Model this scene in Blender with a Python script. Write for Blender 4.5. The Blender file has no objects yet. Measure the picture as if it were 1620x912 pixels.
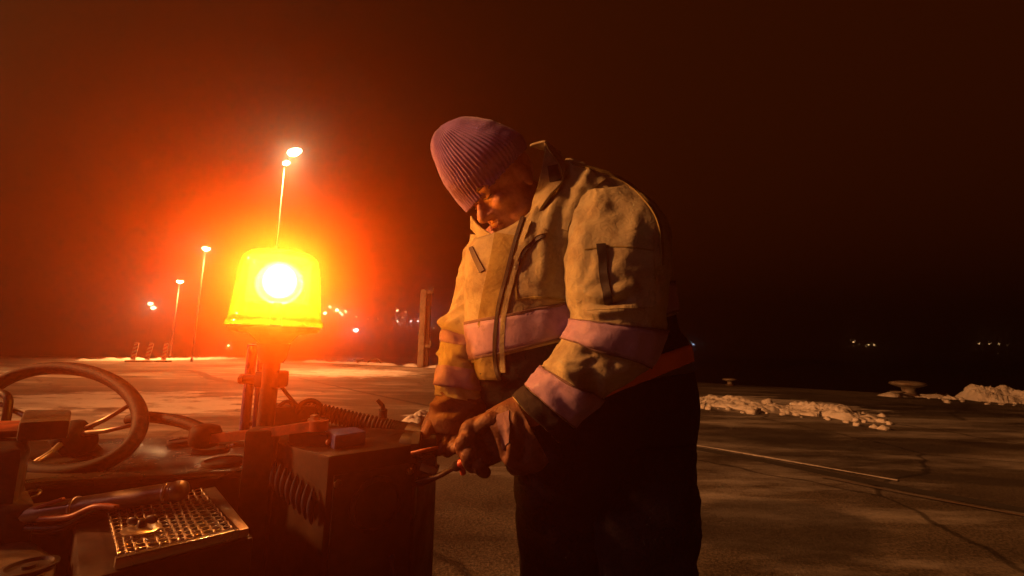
import bpy, bmesh, math, random
import numpy as np
from mathutils import Vector, Matrix, noise as mnoise
from mathutils.bvhtree import BVHTree

scene = bpy.context.scene
COL = scene.collection
random.seed(7); rng = np.random.default_rng(7)

# ------------------------------------------------------------------ camera
FPX, CX, CY = 675.0, 810.0, 456.0          # focal length in photo pixels, centre of the frame
CAM_H, PITCH, ROLL = 1.05, math.radians(8.34), math.radians(1.0)
cam_data = bpy.data.cameras.new("camera")
cam_data.sensor_width = 36.0
cam_data.lens = 36.0 * FPX / 1620.0
cam_data.clip_start = 0.02
cam_data.clip_end = 3000.0
cam = bpy.data.objects.new("camera", cam_data)
COL.objects.link(cam)
CAM_M = Matrix.Translation((0, 0, CAM_H)) @ Matrix.Rotation(math.radians(90) + PITCH, 4, 'X') @ Matrix.Rotation(ROLL, 4, 'Z')
cam.matrix_world = CAM_M
scene.camera = cam

# ------------------------------------------------------------------ world, exposure
world = bpy.data.worlds.new("World")
scene.world = world
world.use_nodes = True
wn = world.node_tree
wn.nodes.clear()
w_out = wn.nodes.new("ShaderNodeOutputWorld")
w_bg = wn.nodes.new("ShaderNodeBackground")
w_bg.inputs['Color'].default_value = (1.0, 0.145, 0.008, 1)
w_bg.inputs['Strength'].default_value = 0.025
wn.links.new(w_bg.outputs[0], w_out.inputs[0])
scene.view_settings.view_transform = 'Standard'
scene.view_settings.look = 'None'
scene.view_settings.exposure = 0.0
scene.view_settings.gamma = 1.0
scene.render.engine = 'CYCLES'
cy = scene.cycles
cy.use_denoising = True
cy.max_bounces = 8
cy.volume_bounces = 0
cy.transparent_max_bounces = 16
cy.sample_clamp_indirect = 1.5
cy.use_light_tree = True
cy.caustics_reflective = False
cy.caustics_refractive = False

HAZE_DENSITY = 0.012
HAZE_G = 0.93

# ------------------------------------------------------------------ geometry of the place
FWD = (CAM_M.to_3x3() @ Vector((0, 0, -1))).normalized()
def P(px, py, d):
    """point seen at photo pixel px,py at depth d (metres along the view axis)"""
    return CAM_M @ Vector(((px - CX) / FPX * d, -(py - CY) / FPX * d, -d))
def PZ(px, py, z):
    o = CAM_M.translation
    r = P(px, py, 1.0) - o
    t = (z - o.z) / r.z
    return o + r * t
def G(px, py):
    return PZ(px, py, 0.0)
def pix(p):
    q = CAM_M.inverted() @ Vector(p)
    return (CX + FPX * q.x / -q.z, CY - FPX * q.y / -q.z, -q.z)
def vtop(base, py):
    lo, hi = 0.0, 60.0
    for _ in range(50):
        m = (lo + hi) / 2
        if pix((base[0], base[1], m))[1] > py: lo = m
        else: hi = m
    return lo

# ------------------------------------------------------------------ materials
def mat(name, base=(0.5, 0.5, 0.5), rough=0.6, metal=0.0, spec=0.5, noise=None, bump=None, emit=None, estr=0.0,
        rough_var=None, weave=None, coords='Object', sheen=0.0):
    m = bpy.data.materials.new(name)
    m.use_nodes = True
    nt = m.node_tree
    b = nt.nodes['Principled BSDF']
    b.inputs['Base Color'].default_value = (*base, 1)
    b.inputs['Roughness'].default_value = rough
    b.inputs['Metallic'].default_value = metal
    b.inputs['Specular IOR Level'].default_value = spec
    if sheen: b.inputs['Sheen Weight'].default_value = sheen
    tc = nt.nodes.new('ShaderNodeTexCoord')
    co = tc.outputs[coords]
    if noise:
        # noise = (scale, colour2, low, high[, detail])
        n = nt.nodes.new('ShaderNodeTexNoise')
        n.inputs['Scale'].default_value = noise[0]
        n.inputs['Detail'].default_value = noise[4] if len(noise) > 4 else 5
        n.inputs['Roughness'].default_value = 0.65
        nt.links.new(co, n.inputs['Vector'])
        r = nt.nodes.new('ShaderNodeValToRGB')
        r.color_ramp.elements[0].position = noise[2]
        r.color_ramp.elements[1].position = noise[3]
        r.color_ramp.elements[0].color = (*base, 1)
        r.color_ramp.elements[1].color = (*noise[1], 1)
        nt.links.new(n.outputs['Fac'], r.inputs['Fac'])
        nt.links.new(r.outputs['Color'], b.inputs['Base Color'])
    if rough_var:
        n = nt.nodes.new('ShaderNodeTexNoise')
        n.inputs['Scale'].default_value = rough_var[0]
        n.inputs['Detail'].default_value = 6
        nt.links.new(co, n.inputs['Vector'])
        mr = nt.nodes.new('ShaderNodeMapRange')
        mr.inputs['From Min'].default_value = 0.3; mr.inputs['From Max'].default_value = 0.7
        mr.inputs['To Min'].default_value = rough_var[1]; mr.inputs['To Max'].default_value = rough_var[2]
        nt.links.new(n.outputs['Fac'], mr.inputs['Value'])
        nt.links.new(mr.outputs['Result'], b.inputs['Roughness'])
    if bump:
        # list of (scale, strength, distance)
        prev = None
        for sc_, st_, di_ in bump:
            n = nt.nodes.new('ShaderNodeTexNoise')
            n.inputs['Scale'].default_value = sc_
            n.inputs['Detail'].default_value = 4
            nt.links.new(co, n.inputs['Vector'])
            bp = nt.nodes.new('ShaderNodeBump')
            bp.inputs['Strength'].default_value = st_
            bp.inputs['Distance'].default_value = di_
            nt.links.new(n.outputs['Fac'], bp.inputs['Height'])
            if prev: nt.links.new(prev.outputs['Normal'], bp.inputs['Normal'])
            prev = bp
        nt.links.new(prev.outputs['Normal'], b.inputs['Normal'])
    if emit:
        b.inputs['Emission Color'].default_value = (*emit, 1)
        b.inputs['Emission Strength'].default_value = estr
    return m

# ------------------------------------------------------------------ object helpers
ORIG = {}
def root(name, loc, label, cat, group=None):
    o = bpy.data.objects.new(name, None)
    o.empty_display_size = 0.1
    o.location = loc
    COL.objects.link(o)
    ORIG[o] = Vector(loc)
    o['label'] = label; o['category'] = cat
    if group: o['group'] = group
    return o
def obj(name, V, F, m, parent=None, loc=None, smooth=True, label=None, cat=None, group=None, kind=None, auto=None):
    """verts V in world space; one mesh object"""
    if parent is not None: o0 = ORIG[parent]
    elif loc is not None: o0 = Vector(loc)
    else: o0 = Vector((0, 0, 0))
    me = bpy.data.meshes.new(name)
    me.from_pydata([tuple(Vector(v) - o0) for v in V], [], [tuple(f) for f in F])
    me.validate(verbose=False)
    bm = bmesh.new(); bm.from_mesh(me)
    bmesh.ops.recalc_face_normals(bm, faces=bm.faces)
    bm.to_mesh(me); bm.free()
    me.polygons.foreach_set('use_smooth', [smooth] * len(me.polygons))
    if auto is not None:
        me.set_sharp_from_angle(angle=math.radians(auto))
    me.materials.append(m)
    o = bpy.data.objects.new(name, me)
    COL.objects.link(o)
    if parent is not None:
        o.parent = parent
    else:
        o.location = o0
    ORIG[o] = o0
    if label: o['label'] = label
    if cat: o['category'] = cat
    if group: o['group'] = group
    if kind: o['kind'] = kind
    return o

class MB:
    """collects pieces of one mesh"""
    def __init__(s): s.V = []; s.F = []
    def add(s, V, F):
        k = len(s.V); s.V += [Vector(v) for v in V]; s.F += [tuple(i + k for i in f) for f in F]; return s
    def box(s, c, sx, sy, sz, rot=None, bev=0.0):
        bm = bmesh.new(); bmesh.ops.create_cube(bm, size=1)
        bmesh.ops.scale(bm, vec=(sx, sy, sz), verts=bm.verts)
        if bev: bmesh.ops.bevel(bm, geom=list(bm.edges), offset=bev, segments=2, affect='EDGES', profile=0.6)
        R = rot if rot is not None else Matrix.Identity(3)
        return s.bm(bm, R, c)
    def bm(s, bm, R, c):
        bm.verts.ensure_lookup_table()
        V = [R @ v.co + Vector(c) for v in bm.verts]
        F = [[v.index for v in f.verts] for f in bm.faces]
        bm.free(); return s.add(V, F)
    def prism(s, pts, down):
        """pts: list of world points (planar polygon); down: extrusion vector"""
        n = len(pts); down = Vector(down)
        V = [Vector(p) for p in pts] + [Vector(p) + down for p in pts]
        F = [tuple(range(n)), tuple(range(2 * n - 1, n - 1, -1))] + [(i, (i + 1) % n, n + (i + 1) % n, n + i) for i in range(n)]
        return s.add(V, F)
    def bprism(s, pts, down, bev):
        bm = bmesh.new(); n = len(pts); down = Vector(down)
        a = [bm.verts.new(p) for p in pts]; b = [bm.verts.new(Vector(p) + down) for p in pts]
        bm.faces.new(a); bm.faces.new(b[::-1])
        for i in range(n): bm.faces.new((a[i], b[i], b[(i + 1) % n], a[(i + 1) % n]))
        bmesh.ops.recalc_face_normals(bm, faces=bm.faces)
        bmesh.ops.bevel(bm, geom=list(bm.edges), offset=bev, segments=2, affect='EDGES', profile=0.6)
        bm.verts.index_update()
        return s.bm(bm, Matrix.Identity(3), (0, 0, 0))
    def tube(s, pts, r, n=12, closed=False, cap=True):
        pts = [Vector(p) for p in pts]; m = len(pts)
        rr = r if hasattr(r, '__len__') else [r] * m
        up = None; V = []
        for i, p in enumerate(pts):
            if closed: t = pts[(i + 1) % m] - pts[i - 1]
            else: t = pts[min(i + 1, m - 1)] - pts[max(i - 1, 0)]
            t = t.normalized() if t.length > 1e-9 else Vector((0, 0, 1))
            if up is None:
                up = Vector((0, 0, 1)) if abs(t.z) < 0.9 else Vector((1, 0, 0))
            a = (up - t * up.dot(t)).normalized(); b = t.cross(a); up = a
            for k in range(n):
                an = 2 * math.pi * k / n
                V.append(p + (a * math.cos(an) + b * math.sin(an)) * rr[i])
        F = []
        for i in range(m if closed else m - 1):
            j = (i + 1) % m
            for k in range(n):
                k2 = (k + 1) % n
                F.append((i * n + k, i * n + k2, j * n + k2, j * n + k))
        if cap and not closed:
            F.append(tuple(range(n - 1, -1, -1))); F.append(tuple((m - 1) * n + k for k in range(n)))
        return s.add(V, F)
    def cyl(s, a, b, r1, r2=None, n=24): 
        return s.tube([a, b], [r1, r1 if r2 is None else r2], n)
    def lathe(s, c, axis, prof, n=32, cap=True):
        """prof: [(r, h)] along axis from c"""
        axis = Vector(axis).normalized()
        u = axis.orthogonal().normalized(); v = axis.cross(u); V = []
        for r, h in prof:
            for k in range(n):
                an = 2 * math.pi * k / n
                V.append(Vector(c) + axis * h + (u * math.cos(an) + v * math.sin(an)) * max(r, 1e-4))
        F = [(i * n + k, i * n + (k + 1) % n, (i + 1) * n + (k + 1) % n, (i + 1) * n + k) for i in range(len(prof) - 1) for k in range(n)]
        if cap: F += [tuple(range(n)), tuple((len(prof) - 1) * n + k for k in range(n))]
        return s.add(V, F)
    def blob(s, c, r, sub=2, sq=(1, 1, 1), jit=0.0, seed=0):
        bm = bmesh.new(); bmesh.ops.create_icosphere(bm, subdivisions=sub, radius=1.0)
        for v in bm.verts:
            k = 1 + jit * mnoise.noise(v.co * 2.1 + Vector((seed, seed * .7, 3))) * 1.6 + jit * .5 * mnoise.noise(v.co * 5.3 + Vector((seed, 9, 3)))
            v.co = Vector((v.co.x * sq[0], v.co.y * sq[1], v.co.z * sq[2])) * r * k
        return s.bm(bm, Matrix.Identity(3), c)
    def build(s, name, m, parent=None, **k):
        return obj(name, s.V, s.F, m, parent, **k)

def catmull(pts, n):
    """resample control rows (list of equal-length float tuples) to n rows with a Catmull-Rom spline"""
    A = np.array(pts, float); m = len(A)
    out = []
    for t in np.linspace(0, m - 1, n):
        i = min(int(t), m - 2); u = t - i
        p0 = A[max(i - 1, 0)]; p1 = A[i]; p2 = A[i + 1]; p3 = A[min(i + 2, m - 1)]
        out.append(0.5 * ((2 * p1) + (-p0 + p2) * u + (2 * p0 - 5 * p1 + 4 * p2 - p3) * u * u + (-p0 + 3 * p1 - 3 * p2 + p3) * u ** 3))
    return np.array(out)
def spline(pts, n):
    return [Vector(r) for r in catmull([tuple(p) for p in pts], n)]

def light(name, kind, loc, power, color, **k):
    l = bpy.data.lights.new(name, kind)
    l.energy = power; l.color = color
    for a, b in k.items():
        if a not in ('target',): setattr(l, a, b)
    o = bpy.data.objects.new(name, l)
    COL.objects.link(o)
    o.location = loc
    if 'target' in k:
        o.rotation_euler = (Vector(k['target']) - Vector(loc)).to_track_quat('-Z', 'Y').to_euler()
    return o
# ------------------------------------------------------------------ lights of the place
BEACON_D = 1.02; BK = BEACON_D / .92
BEACON_C = P(443, 440, BEACON_D)            # centre of the lit reflector
SODIUM = (1.0, 0.34, 0.085)

# ------------------------------------------------------------------ ground: the quay
def ground_mat():
    m = bpy.data.materials.new("frosty_concrete"); m.use_nodes = True
    nt = m.node_tree; b = nt.nodes['Principled BSDF']; L = nt.links.new; N = nt.nodes.new
    tc = N('ShaderNodeTexCoord')
    def noise(scale, detail=6, rough=.6, vec=None, stretch=None, rot=0):
        mp = N('ShaderNodeMapping'); L(tc.outputs['Object'], mp.inputs['Vector'])
        if stretch: mp.inputs['Scale'].default_value = stretch
        mp.inputs['Rotation'].default_value = (0, 0, rot)
        n = N('ShaderNodeTexNoise'); n.inputs['Scale'].default_value = scale; n.inputs['Detail'].default_value = detail
        n.inputs['Roughness'].default_value = rough; L(mp.outputs['Vector'], n.inputs['Vector']); return n.outputs['Fac']
    def ramp(f, a, b_, ca, cb):
        r = N('ShaderNodeValToRGB'); r.color_ramp.elements[0].position = a; r.color_ramp.elements[1].position = b_
        r.color_ramp.elements[0].color = (*ca, 1); r.color_ramp.elements[1].color = (*cb, 1); L(f, r.inputs['Fac']); return r.outputs['Color']
    def mix(f, a, c, mode='MIX'):
        x = N('ShaderNodeMixRGB'); x.blend_type = mode
        if isinstance(f, float): x.inputs['Fac'].default_value = f
        else: L(f, x.inputs['Fac'])
        for s_, v in (('Color1', a), ('Color2', c)):
            if isinstance(v, tuple): x.inputs[s_].default_value = (*v, 1)
            else: L(v, x.inputs[s_])
        return x.outputs['Color']
    base = ramp(noise(0.35, 8), .35, .7, (.075, .062, .050), (.19, .165, .13))
    grit = ramp(noise(60, 3, .7), .40, .64, (.35, .35, .35), (1.45, 1.45, 1.45))
    base = mix(1.0, base, grit, 'MULTIPLY')
    # frost swept into streaks by tyres
    fr = noise(1.4, 12, .72, stretch=(.22, .8, 1), rot=math.radians(-14))
    fr2 = noise(.12, 3, .5)
    s = N('ShaderNodeMath'); s.operation = 'MULTIPLY_ADD'; L(fr2, s.inputs[0]); s.inputs[1].default_value = .75; s.inputs[2].default_value = -.37
    a = N('ShaderNodeMath'); a.operation = 'ADD'; L(fr, a.inputs[0]); L(s.outputs[0], a.inputs[1])
    frost = ramp(a.outputs[0], .47, .66, (0, 0, 0), (1, 1, 1))
    fg = N('ShaderNodeMath'); fg.operation = 'MULTIPLY'; L(frost, fg.inputs[0]); fg.inputs[1].default_value = .8
    colr = mix(fg.outputs[0], base, (.50, .50, .50))
    # damp stains
    st = ramp(noise(.55, 7, .62, stretch=(.45, 1, 1), rot=math.radians(-12)), .50, .60, (1, 1, 1), (.36, .33, .31))
    colr = mix(1.0, colr, st, 'MULTIPLY')
    def painted_shade(c, r0, r1, sx, sy, rot):  # soft dark patches: cast shadow painted into the ground colour
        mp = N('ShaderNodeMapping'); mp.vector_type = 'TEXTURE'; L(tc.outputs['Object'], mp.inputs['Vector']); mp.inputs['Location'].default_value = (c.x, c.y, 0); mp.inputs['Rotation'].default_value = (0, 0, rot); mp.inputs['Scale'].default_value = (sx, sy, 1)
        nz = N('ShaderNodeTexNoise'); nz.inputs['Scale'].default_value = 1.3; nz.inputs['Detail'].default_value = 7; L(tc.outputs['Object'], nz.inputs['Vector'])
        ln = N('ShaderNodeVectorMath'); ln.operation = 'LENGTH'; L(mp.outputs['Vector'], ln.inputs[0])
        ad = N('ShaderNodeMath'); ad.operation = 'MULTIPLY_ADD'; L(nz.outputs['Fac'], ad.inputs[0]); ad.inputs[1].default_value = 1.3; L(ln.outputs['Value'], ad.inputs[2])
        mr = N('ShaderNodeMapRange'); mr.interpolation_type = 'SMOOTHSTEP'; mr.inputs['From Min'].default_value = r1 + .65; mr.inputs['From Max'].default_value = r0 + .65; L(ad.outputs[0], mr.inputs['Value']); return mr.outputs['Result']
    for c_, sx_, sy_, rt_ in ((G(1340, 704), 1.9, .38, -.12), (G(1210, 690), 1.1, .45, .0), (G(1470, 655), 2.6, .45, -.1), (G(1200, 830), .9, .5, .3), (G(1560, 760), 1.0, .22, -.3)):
        dk = painted_shade(c_, .70, 1.0, sx_, sy_, rt_)
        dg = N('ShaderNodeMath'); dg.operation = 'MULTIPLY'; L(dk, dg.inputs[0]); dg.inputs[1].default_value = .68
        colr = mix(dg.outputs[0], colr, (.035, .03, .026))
    # hairline cracks
    nzc = N('ShaderNodeTexNoise'); nzc.inputs['Scale'].default_value = 1.1; nzc.inputs['Detail'].default_value = 6; L(tc.outputs['Object'], nzc.inputs['Vector'])
    mxv = N('ShaderNodeMixRGB'); mxv.inputs['Fac'].default_value = .35; L(tc.outputs['Object'], mxv.inputs['Color1']); L(nzc.outputs['Color'], mxv.inputs['Color2'])
    vor = N('ShaderNodeTexVoronoi'); vor.feature = 'DISTANCE_TO_EDGE'; vor.inputs['Scale'].default_value = .55; L(mxv.outputs['Color'], vor.inputs['Vector'])
    colr = mix(1.0, colr, ramp(vor.outputs['Distance'], .004, .012, (.35, .33, .31), (1, 1, 1)), 'MULTIPLY')
    # trampled snow left in two places
    def near_pt(c, r0, r1, sx=1.0):
        mp = N('ShaderNodeMapping'); mp.vector_type = 'POINT'; L(tc.outputs['Object'], mp.inputs['Vector']); mp.inputs['Location'].default_value = (-c.x, -c.y, 0)
        ln = N('ShaderNodeVectorMath'); ln.operation = 'LENGTH'; L(mp.outputs['Vector'], ln.inputs[0])
        mr = N('ShaderNodeMapRange'); mr.interpolation_type = 'SMOOTHSTEP'; mr.inputs['From Min'].default_value = r1; mr.inputs['From Max'].default_value = r0; L(ln.outputs['Value'], mr.inputs['Value']); return mr.outputs['Result']
    for c_, r0_, r1_ in ((G(140, 632), .8, 3.2), (G(1210, 640), .8, 3.4), (G(690, 658), .2, .9), (G(560, 590), 1.0, 6.0), (G(330, 640), .5, 2.6)):
        sn = noise(2.1, 12, .72, stretch=(.6, 1.1, 1), rot=math.radians(-16))
        ad = N('ShaderNodeMath'); ad.operation = 'MULTIPLY_ADD'; L(near_pt(c_, r0_, r1_), ad.inputs[0]); ad.inputs[1].default_value = .34; L(sn, ad.inputs[2])
        colr = mix(ramp(ad.outputs[0], .72, .80, (0, 0, 0), (.9, .9, .9)), colr, (.62, .62, .63))
    # tyre tracks: dark warped bands
    def band_tex(rot, scale, lo, hi, dist):
        mp = N('ShaderNodeMapping'); L(tc.outputs['Object'], mp.inputs['Vector']); mp.inputs['Rotation'].default_value = (0, 0, rot)
        wv = N('ShaderNodeTexWave'); wv.bands_direction = 'Y'; wv.inputs['Scale'].default_value = scale; wv.inputs['Distortion'].default_value = dist; wv.inputs['Detail'].default_value = 4; wv.inputs['Detail Scale'].default_value = .35
        L(mp.outputs['Vector'], wv.inputs['Vector']); return ramp(wv.outputs['Fac'], lo, hi, (1, 1, 1), (.55, .52, .5))
    trk = band_tex(math.radians(17), .16, .80, .97, 2.5)
    gate = ramp(noise(.3, 3), .45, .58, (0, 0, 0), (1, 1, 1))
    colr = mix(gate, colr, mix(1.0, colr, trk, 'MULTIPLY'))
    # ice crystals, their sparkle painted into the colour as pale specks
    sp = ramp(noise(190, 2, .5), .70, .74, (0, 0, 0), (1, 1, 1))
    sg = N('ShaderNodeMath'); sg.operation = 'MULTIPLY'; L(sp, sg.inputs[0]); sg.inputs[1].default_value = .55
    colr = mix(sg.outputs[0], colr, (.75, .75, .75))
    L(colr, b.inputs['Base Color'])
    rr = N('ShaderNodeMapRange'); L(noise(1.4, 5), rr.inputs['Value']); rr.inputs['To Min'].default_value = .45; rr.inputs['To Max'].default_value = .9
    L(rr.outputs['Result'], b.inputs['Roughness'])
    b.inputs['Specular IOR Level'].default_value = .35
    bp = N('ShaderNodeBump'); bp.inputs['Strength'].default_value = .7; bp.inputs['Distance'].default_value = .010; L(noise(75, 5, .75), bp.inputs['Height'])
    bp2 = N('ShaderNodeBump'); bp2.inputs['Strength'].default_value = .6; bp2.inputs['Distance'].default_value = .04; L(noise(2.2, 8, .6), bp2.inputs['Height']); L(bp.outputs['Normal'], bp2.inputs['Normal'])
    L(bp2.outputs['Normal'], b.inputs['Normal'])
    return m
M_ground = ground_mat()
edge = [G(-900, 560), G(40, 563), G(160, 566.5), G(384, 565), G(460, 570.5), G(525, 574), G(664, 580.2), G(1100, 605), G(1500, 628), G(2300, 676)]
back = [Vector((30, -14, 0)), Vector((-45, -14, 0))]
outline = [Vector((p.x, p.y, 0)) for p in edge] + back
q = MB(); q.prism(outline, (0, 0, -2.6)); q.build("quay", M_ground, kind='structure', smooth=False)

# sea
M_water = mat("black_water", (.004, .005, .006), rough=.3, spec=.4, bump=[(1.6, .5, .12), (7, .3, .03)])
w = MB(); w.add([(-400, -60, -2.0), (400, -60, -2.0), (400, 420, -2.0), (-400, 420, -2.0)], [(0, 1, 2, 3)])
w.build("water", M_water, kind='structure', smooth=False)

# far shore: a dark hillside across the harbour
M_hill = mat("dark_hillside", (.018, .016, .014), rough=1.0, noise=(.08, (.03, .028, .024), .4, .6), spec=.1)
def hill_h(x, y):
    k = max(0.0, min(1.0, (y - 150) / 60.0))
    prof = 9 * math.exp(-((x + 62) / 46.0) ** 2) + 1.0 + .6 * math.sin(x * .05) + 5 * math.exp(-((x + 130) / 40.0) ** 2)
    return -3.2 + k ** .75 * (prof + 2.2 * mnoise.noise(Vector((x * .04, y * .04, 1))))
nx, ny = 90, 18
V = [(-360 + 720 * i / (nx - 1), 148 + 75 * j / (ny - 1), 0) for j in range(ny) for i in range(nx)]
V = [(x, y, hill_h(x, y)) for x, y, _ in V]
F = [(j * nx + i, j * nx + i + 1, (j + 1) * nx + i + 1, (j + 1) * nx + i) for j in range(ny - 1) for i in range(nx - 1)]
obj("hillside", V, F, M_hill, kind='structure')

# ------------------------------------------------------------------ lamp masts
M_galv = mat("galvanised_steel", (.055, .05, .045), rough=.7, metal=.1, noise=(4, (.04, .037, .035), .4, .6), rough_var=(9, .4, .7))
M_lamphead = mat("lamp_housing", (.25, .25, .25), rough=.5, metal=.4, bump=[(40, .2, .002)])
def emis(name, c, s, sampled=False):
    m = mat(name, c, emit=c, estr=s)
    if not sampled:
        m.cycles.emission_sampling = 'NONE'
    return m
M_lit = emis("lit_lamp_glass", (1.0, .66, .30), 60)
M_lit_small = emis("lit_far_lamp_glass", (1.0, .70, .36), 40)

def lamp_mast(base, h, heads, r, label, power, size=1.0, group=None, lit=M_lit, pole_mat=M_galv, cone=128, aim=None):
    """heads: list of (dx, dy, dz) of each lamp head from the top of the pole"""
    t = root("lamp_mast", base, label, "lamp mast", group)
    b = Vector(base)
    m = MB()
    m.tube([b, b + Vector((0, 0, h * .5)), b + Vector((0, 0, h))], [r * 1.35, r, r * .7], 12); m.build("pole", pole_mat, t)
    m = MB(); m.cyl(b, b + Vector((0, 0, .05)), r * 2.6, n=12); m.cyl(b + Vector((0, 0, .05)), b + Vector((0, 0, .35)), r * 1.8, r * 1.4, 12); m.build("base_plate", pole_mat, t)
    size0 = size
    for dx, dy, dz, *sc_ in heads:
        size = size0 * (sc_[0] if sc_ else 1)
        hd = b + Vector((dx, dy, h + dz))
        m = MB(); m.tube([b + Vector((0, 0, h - .1)), b + Vector((dx * .5, dy * .5, h + dz * .7)), hd], r * .5, 8); m.build("arm", pole_mat, t)
        d = Vector((dx, dy, 0)).normalized() if abs(dx) + abs(dy) > 0 else Vector((1, 0, 0))
        sd = Vector((-d.y, d.x, 0))
        def ring(zo, a, b_): return [hd + d * (math.cos(q_) * a + .1 * size) + sd * math.sin(q_) * b_ + Vector((0, 0, zo)) for q_ in np.linspace(0, 2 * math.pi, 20, endpoint=False)]
        rs = [ring(.09 * size, .10 * size, .05 * size), ring(.075 * size, .27 * size, .12 * size), ring(.0, .34 * size, .16 * size)]
        V = [v for r_ in rs for v in r_]; n = 20
        F = [tuple(range(n))] + [(i * n + k, i * n + (k + 1) % n, (i + 1) * n + (k + 1) % n, (i + 1) * n + k) for i in range(2) for k in range(n)]
        hous = obj("lamp_housing", V, F, M_lamphead, t)
        V = [v for r_ in [ring(-.002, .32 * size, .145 * size), ring(-.06 * size, .25 * size, .10 * size)] for v in r_]
        F = [tuple(range(n)), tuple(range(n, 2 * n))] + [(k, (k + 1) % n, n + (k + 1) % n, n + k) for k in range(n)]
        obj("lamp_glass", V, F, lit, hous)
        if power:
            light("lamp_light", 'SPOT', hd + d * .1 * size + Vector((0, 0, -.1 * size)), power, SODIUM, spot_size=math.radians(cone), spot_blend=.9, shadow_soft_size=.15 if aim is None else .9, **({'target': aim} if aim else {}))
    return t
GRP = "sodium lamp masts along the quay"
bA = G(418, 585); hA = vtop(bA, 262)
lamp_mast(bA, hA, [(.1, -.1, .05, .62), (.62, -.5, .42, 1.1)], .04, "tallest lamp mast with two lit heads, rising behind the orange beacon", 9000, 1.5, GRP)
bB = G(303, 572.5); hB = vtop(bB, 398)
lamp_mast(bB, hB, [(.25, -.3, .1)], .04, "lamp mast with one lit head just left of the beacon dome", 9000, 1.5, GRP)
bC = G(268, 569.5); hC = vtop(bC, 449)
lamp_mast(bC, hC, [(.25, -.3, .1)], .045, "shorter looking lamp mast beside the striped marker boards", 7000, 1.4, GRP)
# mast behind and to the left of the photographer: it lights the near side of the man and the machine
lamp_mast(Vector((-8.0, -4.6, 0)), 4.5, [(.9, .9, .2)], .08, "lamp mast standing behind the photographer on the quay", 0, 1.0, None)
light("lamp_light", 'SPOT', Vector((-7.0, -3.7, 4.5)), 350, (1.0, .42, .42), spot_size=math.radians(160), spot_blend=.6, shadow_soft_size=.25)

lamp_mast(Vector((-21, -0.5, 0)), 10, [(.9, .2, .2)], .08, "lamp mast on the quay to the left of the work vehicle", 38000, 1.0, None, cone=52, aim=(8, 7.5, 0))
# far double mast and town lights across the water
def shore_lamp(px, py, y, size, mname, label, group="town lights across the water"):
    # a short street lamp standing on the hillside, seen at px,py
    o = CAM_M.translation; r = P(px, py, 1.0) - o
    p = o + r * (y / r.y)
    z0 = max(hill_h(p.x, p.y), -2.0) - .2
    t = root("street_lamp", (p.x, p.y, min(z0, p.z - 1.0)), label, "street lamp", group)
    b = ORIG[t]
    m = MB(); m.tube([b, Vector((p.x, p.y, p.z + size * .3))], .05, 6); m.build("pole", M_galv, t)
    m = MB(); m.blob(p, max(size * 1.35, .27), 1, (1.25, .6, .8)); m.build("lamp_glass", mname, t)
M_warm = emis("warm_town_light", (1.0, .66, .30), 70)
M_cool = emis("cool_town_light", (.95, .78, .80), 26)
M_dimc = emis("dim_cool_town_light", (.6, .75, 1.0), 9)
M_dimw = emis("dim_town_light", (1.0, .5, .2), 12)
def snow_mat():
    return mat("old_snow", (.74, .74, .76), rough=.75, noise=(3.2, (.50, .47, .44), .5, .72), bump=[(14, .8, .03), (70, .5, .008)])
M_snow = snow_mat()
def heap(pts, wid, hgt, seed, label, name="snow_heap", n=150, cat="snow", group="shovelled snow along the quay", crisp=2.2, chunks=0):
    """a ridge of dirty snow lumps along ground points pts"""
    pts = [Vector((p[0], p[1], 0)) for p in pts]
    path = spline(pts, 24) if len(pts) > 2 else [pts[0].lerp(pts[1], i / 23) for i in range(24)]
    L_ = sum((path[i + 1] - path[i]).length for i in range(23))
    nu = n; nv = max(14, int(n * wid * 1.6 / L_)); nv = min(nv, 70)
    V = []; F = []
    for i in range(nu):
        u = i / (nu - 1); k = u * 23; i0 = min(int(k), 22); c = path[i0].lerp(path[i0 + 1], k - i0)
        t = (path[i0 + 1] - path[i0]).normalized(); s_ = Vector((-t.y, t.x, 0))
        for j in range(nv):
            v = j / (nv - 1) * 2 - 1
            edge_ = .72 + .5 * mnoise.noise(Vector((u * L_ * 1.3, v * .8, seed)))
            env = max(0.0, 1 - (abs(v) / max(edge_, .2)) ** 2) * min(1, math.sin(math.pi * u) * 3.0)
            p = c + s_ * v * wid * .5
            q_ = Vector((p.x, p.y, seed * 3.1))
            lump = .42 + .85 * mnoise.noise(q_ * crisp * .8) + .6 * abs(mnoise.noise(q_ * crisp * 1.9)) + .30 * abs(mnoise.noise(q_ * crisp * 3.8)) + .16 * abs(mnoise.noise(q_ * 16))
            h = hgt * max(0, env) ** .7 * max(.0, lump)
            V.append((p.x, p.y, h - .02 if h < .015 else h))
    for i in range(nu - 1):
        for j in range(nv - 1):
            F.append((i * nv + j, (i + 1) * nv + j, (i + 1) * nv + j + 1, i * nv + j + 1))
    c = pts[len(pts) // 2]
    cm = MB(); cm.add(V, F)
    rs = random.Random(int(seed * 10))
    for _ in range(int(L_ * wid * chunks)):
        k = rs.uniform(0, 22.9); i0 = int(k); pc = path[i0].lerp(path[i0 + 1], k - i0) + Vector((rs.gauss(0, wid * .42), rs.gauss(0, wid * .42), 0))
        r_ = rs.uniform(.02, .07) * (1 if rs.random() < .85 else 1.7)
        cm.blob(pc + Vector((0, 0, r_ * .25)), r_, 2, (1, 1, .7), jit=.5, seed=rs.random() * 50)
    V, F = cm.V, cm.F
    return obj(name, V, F, M_snow, None, loc=(c.x, c.y, 0), label=label, cat=cat, group=group)
heap([G(1090, 636), G(1140, 640), G(1225, 652)], 1.7, .17, 1.3, "low ridge of shovelled snow just right of the man's hip", chunks=26)
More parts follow.
